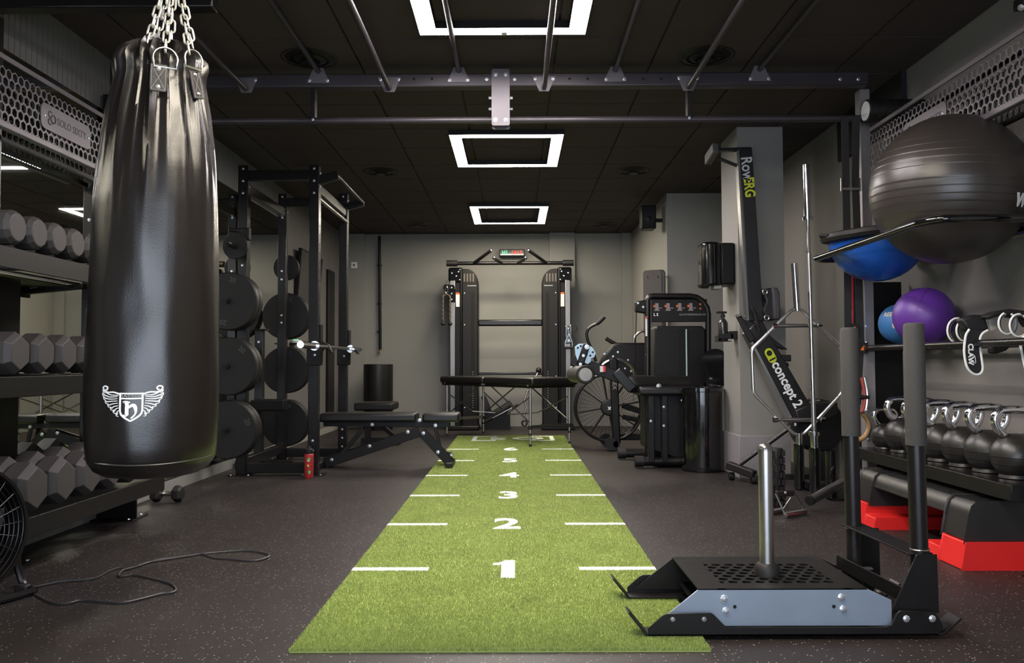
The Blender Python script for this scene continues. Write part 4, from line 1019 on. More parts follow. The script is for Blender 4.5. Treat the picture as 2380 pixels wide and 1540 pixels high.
MB().bar((q.x + .05, AY, .12), (x9, AY, .12), .07, .07).build('frame_beam', BLACK, ab, bevel=.01)
MB().bar((q.x + .1, AY, .45), (q.x + .55, AY, .3), .06, .06).bar((q.x + .1, AY, .33), (q.x + .5, AY, .25), .05, .05).build('chain_stay', BLACK, ab, bevel=.01)
MB().bar((q.x + .62, AY, .12), (q.x + .7, AY, .85), .06, .06).build('seat_post', BLACK, ab, bevel=.008)
MB().box((q.x + .72, AY, .89), (.26, .2, .07)).build('saddle', VINYL, ab, bevel=.03)
MB().tube([(x9, AY - .28, .04), (x9, AY + .28, .04)], .035, 12).build('rear_foot', BLACK, ab)
for s in (-1, 1): MB().box((q.x + .45 + s * .14, AY + s * .17, .3 - s * .06), (.11, .09, .025)).build('pedal', RUBBER, ab, bevel=.005)

# ================================================================ leg extension machine
LY = 7.35
le = thing('leg_machine', 'black leg extension and curl machine with weight stack tower', 'leg machine', (at(1575, 1080, LY).x, LY, 0))
YT = 7.6
def arch(px0, px1, pyt, pyb, rad, Y):
    P = [at(px0, pyb, Y), at(px0, pyt + 8, Y), at(px0 + 4, pyt + 2, Y), at(px0 + 12, pyt, Y), at(px1 - rad, pyt, Y)]
    P += [at(px1 - rad + rad * math.sin(R(a)), pyt + rad * (1 - math.cos(R(a))), Y) for a in (22, 45, 68)] + [at(px1, pyt + rad, Y), at(px1, pyb, Y)]
    return P
MB().tube(arch(1505, 1646, 688, 1072, 42, YT), .028, 12).build('tower_frame', STEELB, le)
MB().bb(at(1512, 700, YT + .05).x, at(1640, 700, YT + .05).x, YT - .01, YT + .02, at(1575, 748, YT).z, at(1575, 695, YT).z).build('placard', SHR, le, bevel=.004)
fz = at(1575, 712, YT).z
for k, px in enumerate((1527, 1553, 1580, 1606, 1628)):
    x = at(px, 712, YT - .02).x; m = MB()
    if k < 4: m.box((x, YT - .013, fz), (.03, .004, .06)).box((x + .03, YT - .013, fz - .015), (.035, .004, .008)).box((x, YT - .013, fz - .035), (.05, .004, .01))
    else: m.box((x, YT - .013, fz + .02), (.014, .004, .014)).box((x, YT - .013, fz - .02), (.014, .004, .014))
    m.build('placard_figure', mat('figure_print', (.22, .17, .17), .5) if k < 4 else ORG, le, smooth=0)
    if k < 4: MB().box((x - .024, YT - .0135, fz + .004), (.014, .004, .02)).build('placard_accent', ORG, le, smooth=0)
zz = at(1575, 731, YT).z
MB().text('LEG EXTENSION/LEG CURL', .022, frame((at(1612, 733, YT).x, YT - .012, zz), (0, -1, 0), (1, 0, 0)), .0005, .0003).build('placard_lettering', GREYP, le, smooth=0)
MB().text('L S', .035, frame((at(1524, 731, YT).x, YT - .012, zz), (0, -1, 0), (1, 0, 0)), .0005, .001).build('placard_logo', WHITE, le, smooth=0)
m = pixprism(MB(), [(1527, 757), (1522, 765), (1520, 1072), (1640, 1072), (1640, 765), (1632, 757)], YT - .02, .3); m.build('stack_shroud', SHR, le, bevel=.012)
MB().bb(at(1575, 800, YT).x, at(1602, 800, YT).x, YT - .03, YT - .015, at(1575, 900, YT).z, at(1575, 765, YT).z).build('stack_slot', MATS['hole_black'], le, smooth=0)
MB().bb(at(1592, 800, YT).x, at(1595, 800, YT).x, YT - .035, YT - .028, at(1575, 895, YT).z, at(1575, 765, YT).z).build('guide_strip', mat('pale_strip', (.4, .5, .45), .3), le, smooth=0)
m = pixprism(MB(), [(1478, 700), (1502, 696), (1502, 728), (1478, 724)], YT - .02, .1); m.build('pulley_bracket', BLACK, le, bevel=.01)
for px, py in ((1483, 704), (1495, 713)): bolt(le, at(px, py, YT - .022), (0, -1, 0), .011)
MB().tube([at(1479, 725, YT + .05), at(1475, 880, YT + .05)], .004, 5).build('cable', BLACK, le)
MB().box(at(1502, 758, YT - .03), (.016, .006, .18)).build('sticker', STK, le, smooth=0); MB().box(at(1502, 738, YT - .032), (.016, .006, .02)).build('sticker_header', RED, le, smooth=0)
# lever, cam plate and roller
YL = 7.1
MB().bar(at(1330, 836, YL), at(1475, 890, YL), .1, .06, up=(0, 1, 0)).build('lever_arm', BLACK, le, bevel=.008)
MB().bar(at(1432, 862, YL - .06), at(1470, 905, YL - .06), .085, .06, up=(0, 1, 0)).build('lever_arm', STEELB, le, bevel=.008)
cam = [(1337, 822), (1336, 806), (1345, 799), (1362, 798), (1376, 806), (1385, 820), (1381, 830), (1374, 832), (1374, 840), (1366, 846), (1358, 842), (1358, 834), (1366, 826), (1362, 812), (1356, 820), (1350, 832), (1342, 838)]
pixprism(MB(), cam, YL - .075, .012).build('cam_plate', mat('pale_blue_plate', (.36, .5, .62), .4, .2, .05), le, bevel=.002)
MB().bar(at(1364, 800, YL - .09), at(1347, 850, YL - .09), .06, .02, up=(0, 1, 0)).build('cam_lever', BLACK, le, bevel=.01)
for px, py in ((1343, 808), (1350, 804), (1378, 818), (1372, 826)): bolt(le, at(px, py, YL - .077), (0, -1, 0), .009, MATS['hole_black'], .1)
bolt(le, at(1364, 806, YL - .105), (0, -1, 0), .02); bolt(le, at(1356, 826, YL - .105), (0, -1, 0), .012); bolt(le, at(1349, 846, YL - .105), (0, -1, 0), .012)
MB().box(at(1400, 857, YL - .07), (.04, .03, .05)).build('sticker', STK, le, smooth=0); MB().box(at(1404, 857, YL - .071), (.02, .03, .05)).build('sticker_header', RED, le, smooth=0)
rc = at(1361, 870, YL - .3); r1 = 21 * (YL - .3) / FPX
MB().tube([rc, rc + V((-.06, .42, .0))], r1, 24).build('roller_pad', mat('roller_foam', (.05, .046, .042), .5, 0, .1), le, bevel=.01)
MB().torus(frame(rc, (0, -1, 0)), r1 * .93, r1 * .12, 28, 8).build('roller_rim', RUBBER, le)
MB().lathe([(r1 * .75, 0), (r1 * .72, .012), (.012, .014), (.012, .022), (.001, .022)], 24, frame(rc, (0, -1, 0))).build('roller_cap', mat('cap_grey', (.25, .25, .25), .4), le)
# seat
MB().tube(smooth_path([at(1462, 893, YL), at(1480, 892, YL), at(1540, 893, YL + .05), at(1600, 893, YL + .1)], 4), .075, 16).build('thigh_pad', VINYL, le, bevel=.01)
MB().bb(at(1480, 900, YL).x, at(1610, 900, YL + .1).x, YL - .1, YL + .3, at(1500, 905, YL).z - .05, at(1500, 905, YL).z + .03).build('seat_pad', VINYL, le, bevel=.025, seg=3)
bolt(le, at(1531, 897, YL - .09), (0, -1, 0), .022, STEEL, .6)
m = pixprism(MB(), [(1500, 905), (1604, 905), (1604, 1075), (1500, 1040)], YL + .05, .3); m.build('base_housing', BLACK, le, bevel=.01)
for px, py in ((1543, 915), (1512, 905)):
    a = at(px, py, YL); MB().bb(a.x - .025, a.x + .025, YL - .03, YL + .03, .05, a.z).build('frame_post', STEELB, le, bevel=.004)
for px, py in ((1543, 945), (1543, 989), (1585, 930), (1513, 978)): bolt(le, at(px, py, YL - .032), (0, -1, 0), .012)
for x0_, x1_, Yq in ((1437, 1545, 7.75), (1476, 1655, 7.12)):
    a, b_ = at(x0_, 1060, Yq).x, at(x1_, 1060, Yq).x
    MB().tube([(a, Yq, .055), (b_, Yq, .055)], .04, 12).build('floor_tube', STEELB, le); MB().tube([(a - .005, Yq, .055), (a + .07, Yq, .055)], .048, 12).build('end_cap', RUBBER, le)
    bolt(le, (a + .5, Yq - .04, .055), (0, -1, 0), .012)
MB().bar((at(1500, 1060, 7.75).x, 7.75, .055), (at(1540, 1060, 7.12).x, 7.12, .055), .06, .06).build('floor_tube', STEELB, le, bevel=.005)
# mats hung on the wall
t = thing('exercise_mat', 'grey exercise mat hanging on hooks on the wall behind the leg machine', 'mat', (1.55, 9.0, 1.5), 0, 'hanging mats')
c0, c1 = at(1495, 690, 8.9), at(1538, 628, 8.9)
M = frame(((c0.x + c1.x) / 2, 8.9, (c1.z - .35)), (-.25, -1, 0), (1, 0, 0))
MB().prism(rpoly(.2, .7, .035), .014, M).build('sheet', mat('grey_mat', (.1, .085, .075), .7, 0, .15, 8), t, bevel=.003)
t = thing('exercise_mat', 'black mats stacked behind the grey mat on the wall hooks', 'mat', (1.6, 9.05, 1.5), 0, 'hanging mats')
MB().prism(rpoly(.2, .71, .035), .045, M @ Matrix.Translation((.035, 0, -.05))).build('sheet', VINYL, t, bevel=.006)
t = thing('mat_hooks', 'thin wire hooks holding the hanging mats on the wall', 'hook', (1.6, 8.95, 1.95))
for q in (-.05, .06): MB().tube([(1.68, 8.99, c1.z - .06), M @ V((q, .27, -.06)), M @ V((q, .27, .03)), M @ V((q, .285, .045))], .004, 6).build('hook', STEEL, t)
# waste bin with lid
p = atz(1643, 1098); p.x -= .0; bz_ = .69
t = thing('lidded_bin', 'glossy black cylindrical waste bin with raised round lid beside the pillar', 'bin', (p.x, p.y + .145, 0))
MB().lathe([(.172, 0), (.176, .01), (.176, .03), (.165, .035), (.165, bz_ - .03)], 40).build('body', BLACKG, t, world=False)
MB().lathe([(.165, bz_ - .035), (.178, bz_ - .03), (.178, bz_), (.15, bz_ + .01), (.15, bz_ - .03)], 40).build('rim', BLACKG, t, world=False)
MB().lathe([(.16, 0), (.165, .012), (.13, .04), (.001, .05)], 36, frame((.13, .08, bz_ + .16), (.75, .66, .05))).build('lid', BLACKG, t, world=False)
MB().box((.12, .1, bz_), (.06, .06, .04)).build('hinge', RUBBER, t, world=False, bevel=.006)
# paper towel dispenser on the pillar
zt_, zb_ = at(1668, 563, 6.6).z, at(1668, 665, 6.6).z
t = thing('towel_dispenser', 'glossy black paper towel dispenser on the side of the pillar', 'dispenser', (1.755, 6.68, zb_))
MB().bb(1.64, 1.755, 6.54, 6.82, zb_ + .01, zt_ - .01).build('back_case', BLACK, t, bevel=.015)
MB().prism(rpoly(.17, .28, .07, 6), zt_ - zb_, Matrix.Translation((1.585, 6.68, zb_))).build('front_cover', BLACKG, t, bevel=.02, seg=3)
MB().box((1.62, 6.62, zb_ - .01), (.06, .12, .03)).build('outlet', GREYP, t, bevel=.006)
# spray bottle in a bracket
p = at(1681, 793, 6.55)
t = thing('bottle_bracket', 'small black bottle bracket fixed to the pillar below the dispenser', 'bracket', (1.74, 6.55, p.z))
MB().bb(1.7, 1.756, 6.5, 6.62, p.z + .02, p.z + .08).bb(p.x - .055, 1.72, 6.5, 6.508, p.z + .02, p.z + .06).bb(p.x - .055, p.x + .05, 6.49, 6.6, p.z - .002, p.z + .004).bb(p.x - .055, p.x - .048, 6.49, 6.6, p.z, p.z + .05).build('cradle', RUBBER, t, bevel=.003)
t = thing('spray_bottle', 'small dark spray bottle held in the pillar bracket', 'bottle', (p.x, 6.55, p.z + .006))
MB().lathe([(.036, 0), (.038, .005), (.038, .14), (.025, .165), (.013, .175), (.013, .19)], 20).build('body', mat('dark_bottle', (.02, .018, .018), .25), t, world=False)
MB().lathe([(.018, .185), (.018, .205), (.01, .207), (.01, .22)], 14).build('collar', RUBBER, t, world=False)
MB().bb(-.055, .03, -.012, .012, .215, .232).build('spray_head', RUBBER, t, world=False, bevel=.004)
# ================================================================ right storage rack
UX, UY0, UY1 = 2.215, 3.42, 5.2
rr_ = thing('storage_rack', 'black steel storage rack with shelves along the right wall', 'rack', (UX, 4.3, 0))
for y in (UY0, UY1):
    MB().bb(UX - .032, UX + .032, y - .04, y + .04, .008, 2.62 if y > 4 else 2.4).build('upright', mat('lit_upright', (.3, .275, .28), .35, .5) if y > 4 else STEELB, rr_, bevel=.005)  # far upright coloured paler, the light on its face put into the colour
    MB().bb(UX - .09, UX + .09, y - .09, y + .09, 0, .008).build('base_plate', BLACK, rr_, bevel=.002)
    for z in (.3, .42, 1.02, 1.12): bolt(rr_, (UX - .041, y, z), (-1, 0, 0), .011); bolt(rr_, (UX - .02, y - .041, z), (0, -1, 0), .011)
MB().bb(UX - .02, 2.46, 5.25, 5.256, .02, at(2080, 655, 5.25).z).build('end_panel', BLACK, rr_, smooth=0)
# kettlebell shelf
ks = .372
MB().bb(2.085, 2.47, 3.5, 5.15, ks - .004, ks).bb(2.08, 2.086, 3.5, 5.15, ks - .06, ks + .006).bb(2.464, 2.47, 3.5, 5.15, ks, ks + .05).bb(2.08, 2.47, 3.494, 3.5, ks - .06, ks + .012).build('kettlebell_shelf', STEELB, rr_, bevel=.003)
for y in (3.62, 5.05): MB().bar((2.1, y, ks - .03), (2.45, y, ks - .03), .03, .04).build('shelf_arm', BLACK, rr_, bevel=.003)
# ball shelf rails
bsz = at(2060, 802, 5.0).z
for x in (2.15, 2.42): MB().tube([(x, 3.4, bsz - .016), (x, 5.16, bsz - .016)], .017, 12).build('ball_rail', STEELB, rr_)
bolt(rr_, (2.15, 5.1, bsz - .01), (-1, 0, 0), .011)
for y in (3.42, 5.13): MB().bar((2.15, y, bsz - .02), (2.46, y, bsz - .02), .03, .03).build('rail_arm', STEELB, rr_, bevel=.004)
# big-ball cradle
cz = at(1893, 604, 5.07).z; c2z = at(2170, 508, 3.63).z; cxx = 1.838
czm = (cz + c2z) / 2
pts = [V((2.3, 5.075, czm)), V((1.95, 5.075, czm)), V((1.87, 5.06, czm)), V((1.842, 5.0, czm)), V((1.838, 4.9, czm)), V((1.838, 3.85, czm)), V((1.845, 3.72, czm)), V((1.88, 3.645, czm)), V((1.96, 3.62, czm)), V((2.46, 3.61, czm))]
MB().tube(smooth_path(pts, 5), .019, 12).build('ball_cradle', BLACKG, rr_)
MB().tube([(2.44, 3.5, czm), (2.44, 5.15, czm)], .019, 10).build('cradle_rear_bar', BLACKG, rr_)
MB().bar((2.2, 5.075, czm), (2.46, 5.12, czm), .05, .06).build('cradle_arm', BLACK, rr_, bevel=.004)
header(rr_, 2.2, 2.04, 2.33, 3.3, 5.05, -1, atx(2150, 262, 2.2).y, 'SOLO SIXTY')
p = atx(2372, 22, 2.3)
MB().box(p + V((.02, 0, .03)), (.06, .08, .05)).build('header_bracket', BLACK, rr_, bevel=.004); bolt(rr_, p + V((-.01, -.02, .0)), (-1, -.3, -.5), .016)
# foam roller on top
p = at(2012, 258, 5.02)
t = thing('foam_roller', 'dark foam roller with white end lying on top of the right rack', 'foam roller', (p.x + .17, 5.02, p.z - .07))
fr = [(.06, 0), (.071, .004)]
for k in range(7): fr += [(.071, .01 + k * .05), (.071, .045 + k * .05), (.066, .048 + k * .05), (.066, .056 + k * .05)]
fr += [(.071, .36), (.06, .364)]
MB().lathe(fr, 32, frame(p, (1, 0, 0))).build('roll', RUBBER, t)
MB().lathe([(.058, -.004), (.058, .004)], 32, frame(p, (1, 0, 0))).build('end_disc', WHITE, t)
MB().bb(p.x + .1, p.x + .16, 4.9, 5.2, p.z - .085, p.z - .071).build('saddle_plate', BLACK, rr_)

# kettlebells
def kettlebell(s, loc, label):
    t = thing('kettlebell', label, 'kettlebell', loc, 0, 'kettlebells on the right rack')
    r = .102 * s
    prof = [(.055 * s, 0), (.07 * s, .004)]
    for a in range(-50, 66, 10):
        q = R(a); rr2 = r * math.cos(q); z = r * .95 + r * math.sin(q)
        if a in (-20, 0): prof += [(rr2 - .0002, z - .001), (rr2 - .003, z), (rr2 - .0002, z + .001)]
        else: prof.append((rr2, z))
    prof += [(.02 * s, r * 1.93)]
    MB().lathe(prof, 36).build('body', mat('kettlebell_rubber', (.014, .0125, .0118), .36, 0, .2, 20, .15, 200), t, world=False)
    zt = r * 1.75
    H = .122 * s; wd = .068 * s
    pts = [(-.04 * s, 0, zt), (-wd * 1.1, 0, zt + H * .35), (-wd * 1.25, 0, zt + H * .72), (-wd * .9, 0, zt + H * .97), (-wd * .3, 0, zt + H * 1.02), (wd * .3, 0, zt + H * 1.02), (wd * .9, 0, zt + H * .97), (wd * 1.25, 0, zt + H * .72), (wd * 1.1, 0, zt + H * .35), (.04 * s, 0, zt)]
    MB().tube(smooth_path(pts, 4), .0185 * s, 12).build('handle', CHROME, t, world=False)
    for q in (-1, 1): MB().tube([(q * .036 * s, 0, zt - .02), (q * .047 * s, 0, zt + .012 * s)], .023 * s, 12).build('handle_collar', RUBBER, t, world=False)
    return t
for k in range(6):
    kettlebell(1.02, (2.262, 3.76 + k * .217, ks), 'large black kettlebell with chrome handle on the low shelf, %s from the camera' % ORD[k]).rotation_euler.z = R(random.uniform(-9, 9))
for k, (y, s) in enumerate(((5.03, .78),)):
    kettlebell(s, (2.24, y, ks), 'small black kettlebell with chrome handle at the far end of the low shelf')
kettlebell(.66, (2.40, 5.06, ks), 'smallest black kettlebell behind the small one at the far shelf end')
# balls
def grooved_ball(r, rings, n=56, depth=.0008, wd=.0022):
    prof = []
    angs = sorted(set([round(a, 3) for a in np.linspace(-90, 90, 150)]))
    P = [(max(1e-4, r * math.cos(R(a))), r * math.sin(R(a))) for a in angs]
    for z in rings:
        rc = math.sqrt(max(0, r * r - z * z))
        P = [q for q in P if abs(q[1] - z) > wd]
        P += [(math.sqrt(max(0, r * r - (z - wd) ** 2)), z - wd), (rc + depth * .5, z - wd * .25), (rc - depth, z), (math.sqrt(max(0, r * r - (z + wd) ** 2)), z + wd)]
    P.sort(key=lambda q: q[1]); return P
gr = .362; gc = V((at(2206, 440, 4.03).x, 4.03, at(2206, 441, 4.03).z))
t = thing('gym_ball', 'huge dark grey ribbed gym ball resting in the wall cradle', 'gym ball', gc - V((0, 0, gr)))
M = frame(gc, (.045, -.03, 1), (1, 0, 0))
MB().lathe(grooved_ball(gr, (.2, .165, .13, .095, .06, -.005, -.04, -.075, -.11, -.15)), 72, M).build('ball', mat('gym_ball_vinyl', (.03, .025, .0225), .34, 0, .12, 6, .08, 200), t)
d_ = ray(2374, 466).normalized(); oc = CAMP - gc; bq_ = oc.dot(d_); hp_ = CAMP + d_ * (-bq_ - math.sqrt(max(0, bq_ * bq_ - oc.length_squared + gr * gr)))
nb = (hp_ - gc).normalized(); sd_ = V((0, 0, 1)).cross(nb).normalized(); up_ = nb.cross(sd_)
def onball(p):
    n = (nb + sd_ * (p.x / gr) + up_ * (p.y / gr)).normalized(); return gc + n * (gr + .0015 + p.z)
MB().text('W', .08, Matrix.Identity(4), .001, .004, .9).fmap(onball).build('ball_lettering', WHITE, t, smooth=0)
# bosu
bq = V((2.115, 4.80, at(2040, 566, 4.8).z + .042))
t = thing('balance_trainer', 'blue half-ball balance trainer lying upside down in the wall cradle', 'balance trainer', bq - V((0, 0, .25)))
M = frame(bq, (-.10, -.05, 1), (1, 0, 0))
pr_ = []
for i in range(31):
    a = R(-90 + 90 * i / 30); z = .262 * math.sin(a); r = .272 * math.cos(a); pr_.append([max(1e-4, r), z])
    if i in (9, 12, 14, 16, 18, 20, 22): pr_[-1][0] -= .0035
MB().lathe(pr_, 56, M).build('dome', mat('blue_vinyl', lin((18, 74, 160)), .28, 0, .1, 6), t)
MB().lathe([(.27, -.012), (.305, 0), (.315, .02), (.305, .042), (.27, .05), (.001, .05)], 56, M).build('platform', RUBBER, t)
MB().tube([M @ V((-.3, -.05, .03)), M @ V((-.325, 0, .04)), M @ V((-.3, .05, .03))], .012, 8).build('grip', RUBBER, t)
# medicine balls
by_ = 4.66; pc_ = at(2147, 735, by_)
t = thing('medicine_ball', 'purple soft ball on the middle shelf of the right rack', 'ball', (pc_.x, by_, pc_.z - .162), 0, 'balls on the middle shelf')
MB().ell(pc_, (.1635, .1635, .1605), 48, 28).build('ball', mat('purple_vinyl', lin((84, 40, 132)), .45, 0, .12, 6, .1, 200), t)
sm = MB()
for a in (20, 80, 140): sm.torus(frame(pc_, (math.cos(R(a)), math.sin(R(a)), .25)), .1627, .0012, 60, 5)
sm.build('seams', mat('purple_seam', lin((70, 34, 112)), .5), t)
bl = at(2090, 752, 4.985); br = .118
t = thing('medicine_ball', 'blue medicine ball marked 6 behind the purple ball', 'ball', (bl.x, 4.985, bl.z - br), 0, 'balls on the middle shelf')
MB().ell(bl, (br, br, br), 44, 26).build('ball', mat('sky_blue_vinyl', lin((48, 104, 160)), .5, 0, .12, 8, .1, 200), t)
dv = (CAMP - bl).normalized()
def onmb(u0, v0):
    base = V((dv.x, dv.y, 0)).normalized(); sd = V((-base.y, base.x, 0))
    def f(p):
        a = (p.x + u0) / br; b_ = (p.y + v0) / br
        n = base * math.cos(a) * math.cos(b_) + sd * math.sin(a) * math.cos(b_) + V((0, 0, math.sin(b_))); return bl + n * (br + .0012 + p.z)
    return f
CRM = mat('cream_print', (.55, .5, .4), .6)
MB().text('6', .062, Matrix.Identity(4), .0006, .0015).fmap(onmb(-.025, -.012)).build('ball_number', CRM, t, smooth=0)
MB().text('REEBOK', .036, Matrix.Identity(4), .0006, .001, 1.1).fmap(onmb(-.03, .055)).build('ball_lettering', CRM, t, smooth=0)
MB().torus(frame(bl + V((0, 0, -.06)), (0, 0, 1)), math.sqrt(br ** 2 - .06 ** 2), .0012, 48, 5).build('seam', mat('blue_seam', lin((40, 90, 140)), .5), t)

# hip belts with white piping on the rail
PIPE = mat('white_piping', (.72, .72, .7), .5, 0, .05); CLT = mat('black_belt_fabric', (.008, .0075, .0085), .5, 0, .2, 30, .25, 300)
def belt_ring(t, cpx, cpy, rpx, Y0, a0, a1, wd=.1, n=22, sq=1.25):
    X0 = atx(cpx, cpy, 2.13); X0 = at(cpx, cpy, Y0); k = Y0 / FPX
    def P(a, dy): return V((X0.x + rpx * k * math.cos(R(a)) + dy * .55, Y0 + dy * .8, X0.z + rpx * sq * k * math.sin(R(a))))
    A = [a0 + (a1 - a0) * i / n for i in range(n + 1)]
    v = []; f = []
    for a in A:
        for dy in (0, wd):
            c = P(a, dy); o_ = V((math.cos(R(a)), 0, math.sin(R(a)))) * .003; v += [c - o_, c + o_]
    for i in range(n):
        q = i * 4; f += [(q, q + 2, q + 6, q + 4), (q + 1, q + 5, q + 7, q + 3), (q, q + 4, q + 5, q + 1), (q + 2, q + 3, q + 7, q + 6)]
    m = MB(); m.add(v, f); m.build('belt_loop', CLT, t, smooth=60)
    for dy in (0, wd): MB().tube([P(a, dy) for a in A], .0048, 7).build('piping', PIPE, t)
def belt_tongue(t, outline, Y0, txt=True):
    P = [at(x, y, Y0) for x, y in outline]; m = MB(); pixprism(m, outline, Y0, .006); m.build('belt_tongue', CLT, t, smooth=0)
    MB().tube(smooth_path(P, 3, False), .0055, 7).build('piping', PIPE, t)
    if txt:
        MB().text('CLAW', .034, frame(at(2256, 823, Y0 - .002), (0, -1, 0), (0, 0, -1)), .0005, .0012).build('belt_lettering', WHITE, t, smooth=0)
        lg = MB()
        for (a, b_) in (((2252, 836), (2256, 842)), ((2258, 834), (2266, 826)), ((2260, 840), (2267, 844)), ((2266, 828), (2268, 842)), ((2259, 836), (2262, 843))): lg.tube([at(*a, Y0 - .002), at(*b_, Y0 - .002)], .0016, 5)
        lg.build('belt_logo', WHITE, t)
t = thing('hip_belt', 'black belt with white piping draped over the rail, tongue hanging down', 'belt', at(2260, 790, 4.0), 0, 'belts on the middle shelf')
belt_tongue(t, [(2253, 765), (2246, 776), (2243, 790), (2241, 815), (2244, 840), (2250, 857), (2262, 868), (2272, 870), (2280, 866), (2284, 855), (2281, 830), (2277, 800), (2278, 785), (2284, 774), (2296, 767)], 3.86)
belt_ring(t, 2225, 768, 23, 4.05, 20, 310, .07); belt_ring(t, 2243, 768, 20, 3.97, 30, 330, .1)
pixprism(MB(), [(2232, 741), (2262, 731), (2290, 731), (2302, 768), (2296, 772), (2252, 770)], 3.9, .06).build('belt_body', CLT, t, bevel=.02)
t = thing('hip_belt', 'black belt with white piping lying curled at the right edge of the rail', 'belt', at(2350, 780, 3.8), 0, 'belts on the middle shelf')
belt_ring(t, 2341, 751, 20, 3.78, -250, 60, .09); belt_ring(t, 2368, 756, 21, 3.7, -280, 60, .1)
belt_tongue(t, [(2380, 782), (2372, 795), (2375, 820), (2382, 850), (2390, 880), (2400, 895), (2415, 880), (2412, 800)], 3.62, False)
pixprism(MB(), [(2290, 735), (2320, 722), (2350, 717), (2385, 722), (2400, 760), (2385, 740), (2330, 732), (2298, 742)], 3.85, .08).build('belt_body', CLT, t, bevel=.015)
pixprism(MB(), [(2297, 743), (2325, 736), (2322, 762), (2304, 768)], 3.9, .008).build('belt_patch', mat('cream_fabric', (.4, .38, .33), .8, 0, .25, 60), t)
pixprism(MB(), [(2307, 806), (2355, 800), (2340, 814), (2318, 822), (2308, 820)], 4.02, .05).build('hanging_buckle', RUBBER, t, bevel=.006)

# ================================================================ aerobic step
st = thing('aerobic_step', 'black aerobic step platform on red risers under the kettlebell shelf', 'step', (2.17, 4.2, 0))
SX0, SX1, SY0, SY1, SZ, RZ = 1.965, 2.37, 3.62, 4.78, .285, .118
m = MB()
prof = [(SX0 - .012, RZ), (SX0 + .012, SZ - .05), (SX0 + .022, SZ - .018), (SX0 + .045, SZ), (SX1 - .045, SZ), (SX1 - .022, SZ - .018), (SX1 - .012, SZ - .05), (SX1 + .012, RZ)]
STP = mat('step_black_plastic', (.014, .0125, .0118), .42, 0, .15, 12, .12, 150)
n = len(prof)
def step_shell(y0, y1, pr):
    n = len(pr); m = MB(); m.add([(x, y0, z) for x, z in pr] + [(x, y1, z) for x, z in pr], [tuple(range(n)), tuple(range(n, 2 * n))[::-1]] + [(k, (k + 1) % n, (k + 1) % n + n, k + n) for k in range(n)]); return m
step_shell(SY0, SY0 + .2, prof).build('end_leg', STP, st, bevel=.01)
step_shell(SY1 - .2, SY1, prof).build('end_leg', STP, st, bevel=.01)
top = [(SX0 + .004, SZ - .075), (SX0 + .012, SZ - .05), (SX0 + .022, SZ - .018), (SX0 + .045, SZ), (SX1 - .045, SZ), (SX1 - .022, SZ - .018), (SX1 - .012, SZ - .05), (SX1 - .004, SZ - .075)]
step_shell(SY0 + .19, SY1 - .19, top).build('deck', STP, st, bevel=.006)
tr = MB()
for k in range(34): tr.bb(SX0 + .06, SX1 - .06, SY0 + .06 + k * .031, SY0 + .073 + k * .031, SZ, SZ + .004)
tr.build('tread_ribs', RUBBER, st, smooth=0, kind='stuff')
for y0, y1, sg in ((SY0 - .02, SY0 + .18, 1), (SY1 - .18, SY1 + .02, -1)):
    m = step_shell(y0 + (.0 if sg > 0 else 0), y1, [(SX0 - .04, 0), (SX0 - .018, RZ), (SX1 + .018, RZ), (SX1 + .04, 0)]); m.build('riser', RED, st, bevel=.005)
    ya, yb = (y1, y1 + .13) if sg > 0 else (y0 - .13, y0)
    step_shell(ya, yb, [(SX0 - .04, 0), (SX0 - .028, .06), (SX1 + .028, .06), (SX1 + .04, 0)]).build('riser_lug', RED, st, bevel=.005)

# ================================================================ push sled
sl = thing('push_sled', 'black steel push sled with two upright poles at the end of the turf', 'sled', (.9, 2.98, 0))
z0 = .013; NY, FYs = 2.72, 3.22
SLP = mat('sled_steel_daylit', (.21, .255, .325), .38, .3, .1, 6)  # near panel colour, raised to hold the bluish daylight falling on it
def sideprof(Y):   # x, z outline of a side panel
    return [(.45, z0 + .022), (.602, .155), (1.155, .155), (1.235, .118), (1.235, z0 + .022)]
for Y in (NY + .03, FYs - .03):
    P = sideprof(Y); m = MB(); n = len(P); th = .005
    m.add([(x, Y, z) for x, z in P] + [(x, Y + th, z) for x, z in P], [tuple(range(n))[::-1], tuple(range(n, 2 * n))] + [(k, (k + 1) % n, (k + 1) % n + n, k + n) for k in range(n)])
    m.build('side_panel', SLP if Y < 3 else BLACK, sl, bevel=.0012)  # same paint on both sides; far one coloured black as its unlit copy
    s = -1 if Y < 3 else 1
    for x, z in ((.685, .125), (.69, .085), (1.07, .128), (1.075, .09)):
        bolt(sl, (x, Y if s < 0 else Y + th, z), (0, s, 0), .013)
    for x in (.72, 1.045): MB().lathe([(.006, 0), (.006, .0008)], 10, frame((x, Y - .0006 if s < 0 else Y + th + .0006, .098), (0, s, 0))).build('hole', MATS['hole_black'], sl)
